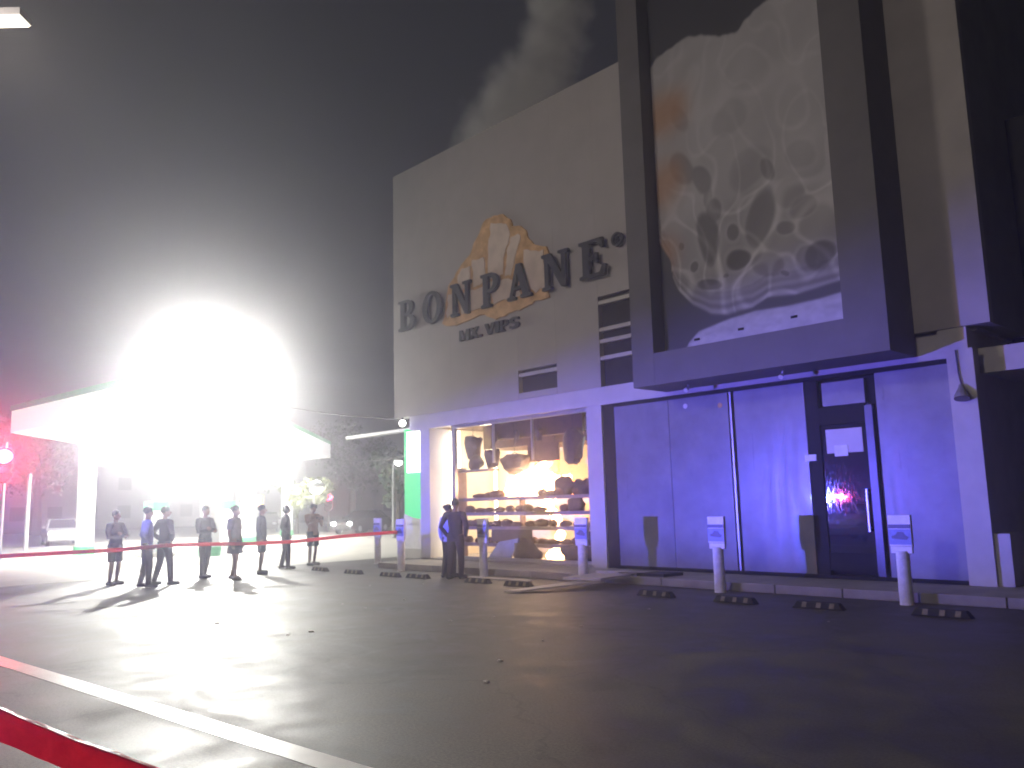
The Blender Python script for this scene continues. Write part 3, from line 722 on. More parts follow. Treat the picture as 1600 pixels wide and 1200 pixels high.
bol = make_bollard('white bollard nearest the camera, in front of the plain panel right of the door')
bol.location = (-5.27, -1.72, 0)
for x, y, lab in ((-8.5, -1.72, 'white bollard in front of the dark panel joint, left of the door'),
               (-11.75, -1.72, 'white bollard standing at the end of the fallen boards'),
               (-14.85, -1.72, 'bollard standing in front of the burning shop window'),
               (-18.1, -1.72, 'bollard that holds the right end of the red tape'),
               (-21.1, -0.4, 'farthest bollard, standing beyond the building corner on the bright forecourt')):
    o = dup(bol, (x, y, 0), lab)
# wheel stops
def make_stop(label):
    t = thing('wheel_stop', (0, 0, 0), label, 'wheel stop', 'black rubber wheel stops in front of the kerb')
    bm = bmesh.new()
    prof = [(-.075, 0), (.075, 0), (.05, .1), (-.05, .1)]
    L = .39
    a = [bm.verts.new((-L, y, z)) for y, z in prof]; b = [bm.verts.new((L, y, z)) for y, z in prof]
    for v in (a[2], a[3]): v.co.x += .07
    for v in (b[2], b[3]): v.co.x -= .07
    bm.faces.new(a); bm.faces.new(b[::-1])
    for i in range(4): bm.faces.new((a[i], a[(i+1) % 4], b[(i+1) % 4], b[i]))
    bmesh.ops.bevel(bm, geom=list(bm.edges), offset=.008, segments=1, affect='EDGES')
    obj('block', bm, m_rubber, t)
    for xx in (-.2, .02, .22):
        bm = bmesh.new()
        q = [bm.verts.new(p) for p in ((xx-.035, -.0755, .02), (xx+.035, -.0755, .02), (xx+.045, -.0555, .094), (xx-.025, -.0555, .094))]
        q2 = [bm.verts.new((v.co.x, v.co.y+.02, v.co.z)) for v in q]
        bm.faces.new(q); bm.faces.new(q2[::-1])
        for i in range(4): bm.faces.new((q[i], q[(i+1) % 4], q2[(i+1) % 4], q2[i]))
        obj('reflector', bm, m_yellow, t)
    return t
st = make_stop('rubber wheel stop nearest the camera, right of the nearest bollard'); st.location = (-4.42, -2.72, 0)
for x, lab in ((-6.1, 'rubber wheel stop in front of the dark door'), (-7.47, 'rubber wheel stop just right of the bollard by the panel joint'),
               (-9.07, 'rubber wheel stop in front of the middle white panels, right of the fallen boards'), (-12.45, 'rubber wheel stop just left of the fallen plank'),
               (-13.75, 'rubber wheel stop beside the bollard before the burning window'), (-15.9, 'rubber wheel stop left of the two people at the shop'),
               (-16.9, 'rubber wheel stop right of the bollard with the red tape'), (-18.5, 'rubber wheel stop left of the bollard with the red tape'),
               (-20.2, 'farthest rubber wheel stop, beside the crowd')):
    dup(st, (x, -2.86+random.uniform(-.05, .05), 0), lab, rz=random.uniform(-.05, .05))
# fallen boards and small debris
def slab(name, pts, th, mt, label, cat='board', group='boards fallen from the shop front'):
    t = thing(name, (sum(p[0] for p in pts)/4, sum(p[1] for p in pts)/4, 0), label, cat, group)
    bm = bmesh.new()
    a = [bm.verts.new((p[0], p[1], p[2]+th)) for p in pts]; b = [bm.verts.new(p) for p in pts]
    bm.faces.new(a); bm.faces.new(b[::-1])
    for i in range(4): bm.faces.new((a[i], a[(i+1) % 4], b[(i+1) % 4], b[i]))
    obj('sheet', bm, mt, t, True)
    return t
slab('fallen_board', [(-11.75, -3.95, .01), (-11.45, -3.85, .02), (-10.75, -2.2, .1), (-11.25, -2.3, .1)], .035, m_board, 'long pale plank lying on the asphalt at the foot of the kerb')
slab('fallen_board', [(-11.5, -2.6, .15), (-10.75, -2.35, .14), (-10.6, -1.6, .17), (-11.4, -1.65, .17)], .05, m_board, 'pale slab propped on the plank in front of the kerb')
slab('fallen_board', [(-11.6, -1.5, .2), (-11.0, -1.5, .2), (-10.75, -.75, .16), (-11.4, -.75, .16)], .04, m_board, 'pale slab lying on the raised walk behind the other boards')
slab('fallen_board', [(-10.7, -1.3, .155), (-10.1, -1.2, .155), (-10.0, -.7, .155), (-10.6, -.75, .155)], .06, m_rubber, 'dark flat piece on the walk beside the pale slabs')
slab('fallen_board', [(-14.9, -2.2, .004), (-13.0, -2.1, .004), (-13.0, -1.95, .004), (-14.9, -2.0, .004)], .02, m_board, 'thin pale strip lying along the kerb below the burning window')
for k in range(16):
    x = random.choice((random.uniform(-16, -7), random.uniform(-13, -5))); y = random.uniform(-9.5, -3.3)
    s = random.uniform(.02, .045)
    bm = bmesh.new(); bmesh.ops.create_icosphere(bm, subdivisions=1, radius=1, matrix=Matrix.Diagonal((s, s*.7, s*.3, 1)))
    for v in bm.verts: v.co *= 1+.35*mnoise.noise(v.co*30+Vector((k, 0, 0)))
    o = obj('rubble_piece', bm, m_board); o.location = (x, y, s*.2); o.rotation_euler = (0, 0, random.uniform(0, 6))
    tag(o, 'small pale scrap of rubble lying on the dark asphalt', 'rubble', 'rubble scattered on the asphalt')

# ------------------------------------------------------------------ people
def apply_remesh(bm, vox, mt, name, parent, smooth_it=4):
    me = bpy.data.meshes.new(name)
    bmesh.ops.recalc_face_normals(bm, faces=bm.faces); bm.to_mesh(me); bm.free()
    tmp = bpy.data.objects.new('tmp', me); COL.objects.link(tmp)
    md = tmp.modifiers.new('r', 'REMESH'); md.mode = 'VOXEL'; md.voxel_size = vox; md.use_smooth_shade = True
    if smooth_it:
        sm = tmp.modifiers.new('s', 'SMOOTH'); sm.iterations = smooth_it; sm.factor = .5
    dg = bpy.context.evaluated_depsgraph_get()
    m2 = bpy.data.meshes.new_from_object(tmp.evaluated_get(dg)); bpy.data.objects.remove(tmp)
    m2.name = name; m2.materials.clear(); m2.materials.append(mt)
    return link(name, m2, parent)

def hand(bm, wrist, elbow, side, curl=.5, palm_dir=None):
    d = (wrist-elbow).normalized()
    inward = Vector((-side, 0, 0))
    nrm = (inward - d*inward.dot(d))
    nrm = nrm.normalized() if nrm.length > .05 else Vector((0, -1, 0))
    if palm_dir: 
        nrm = Vector(palm_dir); nrm = (nrm-d*nrm.dot(d)).normalized()
    w = d.cross(nrm).normalized()
    if w.dot(Vector((0, -1, 0))) < 0: w = -w          # thumb side is the front
    tube(bm, [wrist-d*.03, wrist+d*.02, wrist+d*.06, wrist+d*.095], [(.026, .02), (.034, .017), (.042, .016), (.04, .013)], 10, ref=nrm)
    for k, (off, ln) in enumerate(((.03, .072), (.01, .08), (-.01, .075), (-.029, .058))):
        b0 = wrist + d*.085 + w*off
        d1 = (d+nrm*.35*curl).normalized(); d2 = (d+nrm*1.1*curl).normalized(); d3 = (d+nrm*2.0*curl).normalized()
        p1 = b0+d1*ln*.45; p2 = p1+d2*ln*.32; p3 = p2+d3*ln*.25
        tube(bm, [b0-d*.02, b0, p1, p2, p3], [.009, .009, .0088, .008, .006], 8)
    t0 = wrist+d*.03+w*.026
    t1 = t0+(d*.6+w*.75+nrm*.25).normalized()*.04; t2 = t1+(d*.9+w*.25+nrm*.35).normalized()*.03
    tube(bm, [t0-w*.012, t0, t1, t2], [.011, .0115, .01, .0075], 8)

def person(loc, rz, label, h=1.7, arms='down', stance=.1, stagger=.08, top=(.05, .05, .06), legs=(.04, .04, .05), bottom='trousers',
           hair='short', head_turn=0.0, lean=0.0, shoe=(.03, .03, .03), width=1.0, group='people standing behind the red tape', sleeve='long', skirt=False):
    """faces -Y before rz"""
    t = thing('person', loc, label, 'person', group, rz)
    h *= 1.035; width *= 1.17
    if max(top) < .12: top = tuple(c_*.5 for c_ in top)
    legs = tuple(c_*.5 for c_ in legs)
    s = h/1.74
    V = lambda x, y, z: Vector((x*s*width, (y - lean*max(0, z-.9))*s, z*s))
    S = {}
    for sd in (-1, 1):
        st = stagger*sd
        S['hip', sd] = V(.085*sd, 0, .93); S['knee', sd] = V((.085+stance*.5)*sd, -.02+st*.4, .5); S['ank', sd] = V((.08+stance)*sd, .03+st, .08); S['toe', sd] = V((.1+stance*1.15)*sd, -.14+st, .03)
        S['sh', sd] = V(.185*sd, .01, 1.41)
        if arms == 'down':
            S['el', sd] = V(.245*sd, .03, 1.12); S['wr', sd] = V(.24*sd, -.05, .87); cu = .5
        elif arms == 'folded':
            S['el', sd] = V(.25*sd, -.06, 1.13); S['wr', sd] = V(-.06*sd, -.2-.03*sd, 1.17+.03*sd); cu = .8
        elif arms == 'phone':
            S['el', sd] = V(.23*sd, -.1, 1.15); S['wr', sd] = V(.06*sd, -.3, 1.33); cu = 1.0
        elif arms == 'pockets':
            S['el', sd] = V(.29*sd, .07, 1.14); S['wr', sd] = V(.2*sd, -.06, .93); cu = .6
        elif arms == 'hips':
            S['el', sd] = V(.36*sd, .06, 1.15); S['wr', sd] = V(.2*sd, -.04, 1.0); cu = .8
        elif arms == 'around':
            if sd == 1: S['el', sd] = V(.3, -.12, 1.2); S['wr', sd] = V(.42, -.16, 1.33); cu = .4
            else: S['el', sd] = V(-.245, .03, 1.12); S['wr', sd] = V(-.22, -.07, .88); cu = .5
    # ---- body: one continuous surface
    bm = bmesh.new()
    tube(bm, [V(0, .0, .84), V(0, .0, .95), V(0, -.01, 1.08), V(0, 0, 1.26), V(0, .01, 1.4), V(0, .012, 1.46)],
         [(.1*s, .09*s), (.155*s, .11*s), (.135*s, .095*s), (.16*s, .105*s), (.15*s, .09*s), (.07*s, .06*s)], 16)
    hd = Matrix.Rotation(head_turn, 4, 'Z')
    hc = V(0, -.02, 1.63)
    tube(bm, [V(0, .015, 1.42), V(0, .005, 1.52), hc], [.058*s, .052*s, .055*s], 12)
    H = lambda x, y, z: hc + hd @ Vector((x*s, y*s, z*s))
    ball(bm, H(0, .012, .02), (.075*s, .092*s, .105*s), 16, 12, hd)
    ball(bm, H(0, -.03, -.045), (.056*s, .06*s, .06*s), 12, 8, hd)
    ball(bm, H(0, -.098, -.012), (.013*s, .02*s, .026*s), 8, 6, hd)          # nose
    ball(bm, H(0, -.088, -.05), (.026*s, .008*s, .009*s), 8, 6, hd)          # lips
    for sd in (-1, 1):
        ball(bm, H(.078*sd, .012, 0), (.012*s, .02*s, .033*s), 8, 6, hd)     # ears
        ball(bm, H(.03*sd, -.081, .012), (.014*s, .008*s, .009*s), 8, 6, hd) # eyes
    for sd in (-1, 1):
        hp, kn, an, to = S['hip', sd], S['knee', sd], S['ank', sd], S['toe', sd]
        tube(bm, [hp+Vector((0, 0, .04)), hp.lerp(kn, .3), kn, kn.lerp(an, .3), an], [.095*s, .085*s, .056*s, .058*s, .036*s], 12)
        tube(bm, [an+Vector((0, .05, -.03)), an+Vector((0, 0, -.03)), to], [(.035, .035), (.04, .04), (.04, .022)], 10)
        sh, el, wr = S['sh', sd], S['el', sd], S['wr', sd]
        tube(bm, [V(.09*sd, .01, 1.42), sh, sh.lerp(el, .5), el, el.lerp(wr, .35), wr], [.06*s, .058*s, .048*s, .038*s, .038*s, .025*s], 12)
        pd = None
        if arms in ('folded',): pd = (0, 1, 0)
        if arms == 'phone': pd = (-sd, 0, .2)
        hand(bm, wr, el, sd, cu, pd)
    apply_remesh(bm, .0085, m_skin, 'body', t, 1)
    # ---- top
    bm = bmesh.new()
    tube(bm, [V(0, 0, .86), V(0, 0, .97), V(0, -.01, 1.1), V(0, 0, 1.27), V(0, .01, 1.41), V(0, .012, 1.475)],
         [(.178*s, .132*s), (.172*s, .128*s), (.158*s, .118*s), (.178*s, .125*s), (.165*s, .108*s), (.075*s, .068*s)], 18)
    for sd in (-1, 1):
        sh, el, wr = S['sh', sd], S['el', sd], S['wr', sd]
        if sleeve == 'long':
            tube(bm, [V(.09*sd, .01, 1.42), sh, sh.lerp(el, .5), el, el.lerp(wr, .5), wr], [.07*s, .074*s, .066*s, .056*s, .052*s, .04*s], 12)
        else:
            tube(bm, [V(.09*sd, .01, 1.42), sh, sh.lerp(el, .75)], [.07*s, .074*s, .07*s], 12)
    if hair == 'hood':
        tube(bm, [V(0, .03, 1.42), V(0, .02, 1.5)], [.1*s, .095*s], 14)
        ball(bm, hc + Vector((0, .028*s, .02*s)), (.1*s, .105*s, .125*s), 16, 12)
    for v in bm.verts: v.co += Vector((mnoise.noise(v.co*9), mnoise.noise(v.co*9+Vector((5, 0, 0))), 0))*.022
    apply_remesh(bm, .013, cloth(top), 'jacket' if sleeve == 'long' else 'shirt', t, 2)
    # ---- lower clothes
    bm = bmesh.new()
    tube(bm, [V(0, 0, .82), V(0, 0, .9), V(0, 0, 1.02)], [(.14*s, .12*s), (.168*s, .122*s), (.15*s, .112*s)], 16)
    for sd in (-1, 1):
        hp, kn, an = S['hip', sd], S['knee', sd], S['ank', sd]
        if bottom == 'trousers':
            tube(bm, [hp+Vector((0, 0, .03)), hp.lerp(kn, .35), kn, kn.lerp(an, .4), an+Vector((0, 0, .0))], [.108*s, .1*s, .076*s, .072*s, .06*s], 12)
        elif bottom == 'shorts':
            tube(bm, [hp+Vector((0, 0, .03)), hp.lerp(kn, .4), hp.lerp(kn, .88)], [.11*s, .106*s, .1*s], 12)
    if bottom == 'skirt':
        tube(bm, [V(0, 0, .98), V(0, 0, .85), V(0, 0, .62)], [(.15*s, .115*s), (.185*s, .14*s), (.24*s, .19*s)], 18)
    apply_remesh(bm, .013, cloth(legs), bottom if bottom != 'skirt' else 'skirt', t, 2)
    # ---- shoes
    for sd in (-1, 1):
        bm = bmesh.new(); an, to = S['ank', sd], S['toe', sd]
        tube(bm, [Vector((an.x, an.y+.07, .045)), Vector((an.x, an.y, .05)), Vector((to.x, to.y, .035)), Vector((to.x, to.y-.03, .03))], [(.042, .042), (.048, .05), (.047, .034), (.03, .025)], 12)
        for v in bm.verts: v.co.z = max(.002, v.co.z)
        obj('shoe', bm, cloth(shoe), t, smooth=True)
    # ---- hair
    if hair != 'hood':
        bm = bmesh.new()
        ball(bm, H(0, .028, .05), (.088*s, .1*s, .095*s), 16, 10, hd)
        for v in bm.verts: v.co += Vector((mnoise.noise(v.co*22), mnoise.noise(v.co*22+Vector((4, 0, 0))), mnoise.noise(v.co*22+Vector((0, 4, 0)))))*.016
        if hair == 'long': tube(bm, [H(0, .06, .05), H(0, .075, -.08), H(0, .07, -.2)], [(.08, .05), (.085, .045), (.06, .025)], 12)
        if hair == 'bun': ball(bm, H(0, .12, .07), .045*s, 10, 8)
        if hair == 'cap':
            tube(bm, [H(0, -.06, .06), H(0, -.16, .05)], [(.07, .012), (.05, .008)], 12)
        o = obj('cap' if hair == 'cap' else 'hair', bm, m_hair if hair != 'cap' else cloth((.05, .05, .07)), t, smooth=True)
    return t
FACE = lambda dx, dy: math.atan2(dx, -dy)      # rz so that -Y turns to (dx,dy)
person((-21.1, -7.85, 0), FACE(.9, .5), 'person in dark jacket and shorts standing alone at the left end of the crowd', 1.66, 'folded', .06, .05, (.05, .045, .05), (.04, .03, .035), 'shorts', 'short')
person((-19.72, -7.62, 0), FACE(.2, .9), 'person in light blue shirt and dark trousers', 1.72, 'pockets', .08, .06, (.2, .23, .6), (.035, .035, .06), 'trousers', 'short', .4)
person((-19.98, -7.12, 0), FACE(-.1, .95), 'broad person in black jacket right next to the one in light blue', 1.72, 'hips', .07, .1, (.03, .03, .035), (.04, .025, .035), 'trousers', 'short', -.5, width=1.08)
person((-21.0, -5.72, 0), FACE(.8, .35), 'person in grey sweater with folded arms seen from the side, legs together', 1.72, 'folded', .0, .05, (.09, .085, .085), (.05, .045, .045), 'trousers', 'short')
person((-19.75, -5.5, 0), FACE(.7, .5), 'person in pale top and dark skirt with legs apart', 1.7, 'down', .13, .16, (.16, .14, .12), (.05, .03, .04), 'skirt', 'bun', width=.85, sleeve='short', shoe=(.2, .18, .16))
person((-20.75, -4.3, 0), FACE(.6, .8), 'person in dark blue jacket and shorts with bare lower legs', 1.72, 'down', .08, .04, (.03, .045, .09), (.04, .035, .05), 'shorts', 'short', .3)
person((-21.85, -3.0, 0), FACE(.3, .9), 'person in black hooded top and black trousers, feet apart', 1.7, 'pockets', .07, .06, (.03, .022, .022), (.03, .025, .028), 'trousers', 'hood')
person((-22.45, -1.8, 0), FACE(.9, .2), 'person in brown top and dark shorts holding up a phone at the crowd end', 1.72, 'phone', .06, .08, (.3, .17, .1), (.03, .028, .03), 'shorts', 'cap', sleeve='long')
person((-15.42, -2.28, 0), FACE(-.25, 1), 'slim person in pale blue top on the left of the two before the shop window', 1.6, 'down', .03, .05, (.3, .33, .6), (.04, .03, .05), 'trousers', 'bun', -.6, width=.85, group='two people before the shop window')
person((-14.98, -2.45, 0), FACE(-.35, 1), 'tall person in dark clothes on the right of the two before the shop window', 1.72, 'pockets', .03, .05, (.05, .03, .045), (.06, .035, .055), 'trousers', 'short', .3, group='two people before the shop window')
PH = thing('phone', (-22.1, -1.7, 1.36), 'small dark phone held up by the person in the brown top', 'phone')
box('case', m_black, PH, -22.17, -22.13, -1.86, -1.62, 1.33, 1.41, .006)

# ------------------------------------------------------------------ tapes
def tape_mesh(pts, width, mt, name, label, twist=0.0, ledge=0.0):
    bm = bmesh.new()
    pts = [Vector(p) for p in pts]; fine = []
    for a, b in zip(pts, pts[1:]):
        for k in range(10): fine.append(a.lerp(b, k/10))
    fine.append(pts[-1]); prev = None
    for i, p in enumerate(fine):
        d = (fine[min(i+1, len(fine)-1)]-fine[max(i-1, 0)]).normalized()
        up = Vector((0, 0, 1)); sd = d.cross(up).normalized(); u = sd.cross(d).normalized()
        a = twist*math.sin(i*.33)+.05*math.sin(i*.9)
        uu = u*math.cos(a)+sd*math.sin(a)
        ss = uu.cross(d); wv = .004+.006*mnoise.noise(Vector((i*.4, 0, 0)))
        q = [bm.verts.new(p+uu*width*o_+ss*f_) for o_, f_ in ((.5, 0), (.2, .9*wv+.004), (.04, -.006), (-.12, wv+.003), (-.5, -.004))]
        if ledge:
            s2 = ss if ss.x > 0 else -ss
            lw = ledge*(.8+.5*mnoise.noise(Vector((i*.25, 3, 0))))
            for vv_, (o_, f_) in zip(q, ((.40, -lw), (.43, 0), (.2, .004), (0, .003), (-.5, .0))): vv_.co = p+uu*width*o_+s2*f_
        if prev:
            for w_ in range(4): bm.faces.new((prev[w_], prev[w_+1], q[w_+1], q[w_]))
        prev = q
    o = obj(name, bm, mt, smooth=not ledge)
    sol = o.modifiers.new('thickness', 'SOLIDIFY'); sol.thickness = .0015
    return tag(o, label, 'tape', 'red cordon tapes')
m_tape = mat('red_tape', (0.6, 0.015, 0.03), 0.3, 0.3, 14, 0.9, coat=1.0, coat_r=.12, bscale=16, col2=(.85, .06, .07))
_n = m_tape.node_tree.nodes; _l = m_tape.node_tree.links
_tr = _n.new('ShaderNodeBsdfTranslucent'); _tr.inputs['Color'].default_value = (.85, .03, .06, 1)
_mx = _n.new('ShaderNodeMixShader'); _mx.inputs[0].default_value = .65
_l.new(_n['Principled BSDF'].outputs[0], _mx.inputs[1]); _l.new(_tr.outputs[0], _mx.inputs[2]); _l.new(_mx.outputs[0], _n['Material Output'].inputs['Surface'])
tape_mesh([(-18.1, -1.84, 1.0), (-18.25, -2.6, .98), (-18.4, -3.4, .95), (-18.62, -4.5, .88), (-18.8, -5.6, .88), (-19.0, -6.6, .92), (-19.15, -7.4, .93), (-19.35, -8.4, .88), (-19.9, -11, .86), (-20.6, -14, .98)], .085, m_tape, 'cordon_tape', 'red cordon tape stretched in front of the standing crowd')
tape_mesh([(-5.4, -17.2, 2.2), (-2.78, -14.24, 1.11), (-2.74, -14.18, 1.08), (-2.61, -14.04, 1.0), (-2.53, -13.94, .95), (-1.6, -12.9, .42), (-1.3, -12.5, .3)], .085, m_tape, 'cordon_tape', 'red plastic tape crossing the near left corner with blue and pink glints', .05, .032)

# ------------------------------------------------------------------ petrol station
ST = thing('station_canopy', (-38, 2, 0), 'white flat station canopy with green edge band, brightly lit underneath', 'canopy')
CP = [(-26.0, -4.66), (-39.2, -6.2), (-63.0, 13.5), (-49.9, 15.4)]
def poly_slab(name, pts, z0, z1, mt, parent):
    bm = bmesh.new()
    a = [bm.verts.new((x, y, z0)) for x, y in pts]; b = [bm.verts.new((x, y, z1)) for x, y in pts]
    n = len(pts); bm.faces.new(a[::-1]); bm.faces.new(b)
    for i in range(n): bm.faces.new((a[i], a[(i+1) % n], b[(i+1) % n], b[i]))
    return obj(name, bm, mt, parent, True)
cen = Vector((sum(p[0] for p in CP)/4, sum(p[1] for p in CP)/4))
grow = lambda f: [tuple(cen+(Vector(p)-cen)*f) for p in CP]
poly_slab('roof', CP, 5.1, 6.0, e_roofglow, ST)
poly_slab('edge_band', grow(1.006), 6.003, 6.22, m_green, ST)
CL = [(-34.5, -4.2), (-30.9, -0.6), (-42.5, 0.6), (-38.7, 4.6), (-49.2, -1.43+6.2), (-46.5, 9.8)]
for x, y in ((-38.4, -3.4), (-31.0, -1.2), (-47.5, 3.2), (-40.2, 4.8), (-56.0, 10.5), (-49.5, 12.0)):
    bm = bmesh.new(); tube(bm, [(x, y, 0), (x, y, 5.097)], .36, 20); obj('column', bm, m_canopy, ST, True)
    bm = bmesh.new(); tube(bm, [(x, y, 0.004), (x, y, .35)], .42, 20); obj('column_base', bm, m_green, ST, True)
for i, (x, y) in enumerate(CL):
    box('ceiling_light', e_canopy, ST, x-.6, x+.6, y-.4, y+.4, 5.03, 5.095)
    l = bpy.data.lights.new('ceiling_glow', 'AREA'); l.energy = 1700; l.size = 1.2; l.color = (1, .99, .9)
    lo = bpy.data.objects.new('ceiling_glow', l); COL.objects.link(lo); lo.location = (x, y, 5.0)
    lo.parent = ST; lo.matrix_parent_inverse = Matrix.Translation(ST.location).inverted()
# flood lamps bolted to the canopy edge
FX, FY, FZ = -29.4, -1.95, 6.1
FL = thing('floodlight', (FX, FY, FZ), 'blinding white floodlight cluster on the canopy edge facing the shop', 'floodlight')
aim = Vector((.63, -.78, -.3)).normalized()
sidev = aim.cross(Vector((0, 0, 1))).normalized(); upv = sidev.cross(aim)
for r_ in range(2):
    for c_ in range(3):
        p = Vector((FX, FY, FZ)) + sidev*(c_-1)*.72 + upv*(r_-.5)*.72
        bm = bmesh.new(); tube(bm, [p-aim*.3, p-aim*.1, p], [.14, .28, .33], 18); obj('lamp_housing', bm, m_steel, FL, True)
        bm = bmesh.new(); tube(bm, [p+aim*.003, p+aim*.05], [.32, .25], 18); obj('lens', bm, e_flood, FL, True)
bm = bmesh.new()
for s_ in (-.36, .36):
    a = Vector((FX, FY, FZ))-aim*.32+upv*s_; tube(bm, [a-sidev*1.1, a+sidev*1.1], .035, 8)
tube(bm, [Vector((FX, FY, FZ))-aim*.34+upv*.5, Vector((FX, FY, FZ))-aim*.34-upv*.6], .04, 8)
tube(bm, [Vector((FX, FY, FZ))-aim*.34, Vector((FX-.9, FY-.2, FZ))], .04, 8)
obj('bracket', bm, m_steel, FL, True)
l = bpy.data.lights.new('flood_beam', 'SPOT'); l.energy = FLOOD_W; l.color = (1.0, .985, .92); l.spot_size = R(108); l.spot_blend = .9; l.shadow_soft_size = .3
lo = bpy.data.objects.new('flood_beam', l); COL.objects.link(lo); lo.location = Vector((FX, FY, FZ))+aim*.4
lo.rotation_euler = (-aim).to_track_quat('Z', 'Y').to_euler(); lo.parent = FL; lo.matrix_parent_inverse = Matrix.Translation(FL.location).inverted()
pl = point('flood_glow', Vector((FX, FY, FZ))+aim*.5+Vector((0, 0, .2)), FLOOD_W*.02, (1.0, .985, .92), .3, FL)
# pumps
def pump(x, y, label):
    t = thing('fuel_pump', (x, y, 0), label, 'fuel pump', 'fuel pumps under the canopy')
    box('plinth', m_concrete, t, x-.8, x+.8, y-.5, y+.5, .004, .16, .03)
    box('cabinet', m_canopy, t, x-.5, x+.5, y-.28, y+.28, .162, 1.75, .03)
    box('display', m_farwin, t, x-.3, x+.3, y-.3, y-.282, 1.2, 1.55)
    box('header', m_green, t, x-.52, x+.52, y-.3, y+.3, 1.753, 2.1, .02)
    bm = bmesh.new(); tube(bm, [(x+.52, y, 1.2), (x+.62, y, 1.1), (x+.6, y, .6), (x+.66, y, .45), (x+.6, y, .9)], .025, 8); obj('hose', bm, m_rubber, t, True)
    box('nozzle', m_black, t, x+.502, x+.58, y-.06, y+.06, 1.0, 1.25, .01)
pump(-33.2, -2.4, 'white fuel pump with green header behind the person in light blue')
pump(-36.0, 1.6, 'white fuel pump with green header further back under the canopy')
pump(-44.0, 6.6, 'farthest white fuel pump near the rear canopy columns')
# totem by the building corner
TT = thing('totem_sign', (-22.2, 1.75, 0), 'lit green and white station totem rising beside the building corner', 'sign')
box('base', m_concrete, TT, -22.62, -21.6, 1.6, 1.95, .004, .3)
box('panel', m_white, TT, -22.55, -21.66, 1.66, 1.9, .302, 1.25)
box('green_panel', e_totg, TT, -22.55, -21.66, 1.655, 1.9, 1.253, 2.75)
box('white_panel', e_totw, TT, -22.4, -21.66, 1.65, 1.9, 2.753, 4.1)
box('green_edge', e_totg, TT, -22.55, -22.402, 1.65, 1.9, 2.753, 4.2)
bm = bmesh.new(); prism(bm, [(-22.549, 1.5)]+[(-22.549+.88*f, 1.42-.17*math.sin(f*PI/2)) for f in (0, .25, .5, .75, 1)]+[(-21.661, 1.1), (-22.549, 1.1)], 1.635, 1.654); obj('swoosh', bm, m_white, TT, True)
bm = bmesh.new()
for i in range(4): ball(bm, (-21.8, 1.6, 3.0+.33*i), .13, 12, 8)
obj('edge_bulb', bm, e_totw, TT, True)
# thin awning edge left of the totem
AW = thing('far_awning', (-24.5, 1.5, 0), 'thin pale awning edge reaching left from the totem top', 'awning')
box('edge', m_canopy, AW, -27.0, -22.6, 2.2, 2.5, 4.22, 4.32)
box('support', m_steel, AW, -22.75, -22.63, 2.3, 2.42, 0, 4.218)

# ------------------------------------------------------------------ street lamps, signals
def street_lamp(x, y, h, arm, label, mt_lens, power, col, r=.18, group='street lamps far behind the station'):
    t = thing('street_lamp', (x, y, 0), label, 'street lamp', group)
    bm = bmesh.new(); tube(bm, [(0, 0, 0), (0, 0, .3), (0, 0, h-.5), (arm[0]*.2, arm[1]*.2, h-.08), (arm[0], arm[1], h)], [.11, .08, .05, .04, .035], 10); obj('pole', bm, m_steel, t)
    bm = bmesh.new(); ball(bm, (arm[0], arm[1], h-.06), (r*1.3, r*1.3, r*.6), 12, 8); obj('head', bm, m_steel, t, smooth=True)
    bm = bmesh.new(); ball(bm, (arm[0], arm[1], h-.16), (r, r, r), 12, 8); obj('lens', bm, mt_lens, t, smooth=True)
    if power:
        p = point('glow', (0, 0, 0), power, col, r); p.parent = t; p.matrix_parent_inverse = Matrix(); p.location = (arm[0], arm[1], h-.16-r-.05)
    return t
street_lamp(-37.2, 11.6, 4.2, (.5, 0), 'street lamp with round lens beside a small tree, nearest the totem', e_far, 0, (1, .97, .9), .2)
street_lamp(-44.8, 11.2, 3.1, (.3, 0), 'brightest street lamp globe above the heads of the crowd', e_far, 0, (1, 1, .9), .4)
street_lamp(-50.2, 12.8, 3.0, (.3, 0), 'yellowish street lamp globe left of the brightest one', e_fary, 0, (.95, 1, .7), .35)
# near lamp whose head reaches into the top left corner
NL = thing('pole_lamp', (-15.6, -15.6, 0), 'lit road lamp head reaching into the top left corner of the view', 'street lamp')
bm = bmesh.new(); tube(bm, [(-15.6, -15.6, 0), (-15.6, -15.6, .5), (-15.6, -15.6, 7.9), (-15.2, -15.2, 8.4), (-13.3, -13.3, 8.53)], [.12, .09, .06, .045, .04], 12); obj('pole', bm, m_steel, NL, True)
def obox(name, mt, c, ax, L, Wd, z0, z1):
    ax = Vector((ax[0], ax[1], 0)).normalized(); sd = Vector((-ax.y, ax.x, 0)); c = Vector((c[0], c[1], 0))
    bm = bmesh.new()
    v = [bm.verts.new(c+ax*a*L/2+sd*b*Wd/2+Vector((0, 0, z))) for z in (z0, z1) for a, b in ((-1, -1), (1, -1), (1, 1), (-1, 1))]
    for f in ((0, 3, 2, 1), (4, 5, 6, 7), (0, 1, 5, 4), (1, 2, 6, 5), (2, 3, 7, 6), (3, 0, 4, 7)): bm.faces.new([v[q] for q in f])
    return obj(name, bm, mt, NL, True)
obox('head', m_steel, (-12.83, -12.83), (.69, .73), 1.66, .3, 8.45, 8.55)
obox('lens', e_lamp, (-12.83, -12.83), (.69, .73), 1.62, .24, 8.42, 8.448)
l = bpy.data.lights.new('glow', 'SPOT'); l.energy = LAMP_W; l.color = (1.0, .87, .76); l.spot_size = R(134); l.spot_blend = .4; l.shadow_soft_size = .7
lo = bpy.data.objects.new('glow', l); COL.objects.link(lo); lo.location = (-12.8, -12.8, 8.3)
lo.rotation_euler = (-Vector((6, 12.8, -3.5))).to_track_quat('Z', 'Y').to_euler()
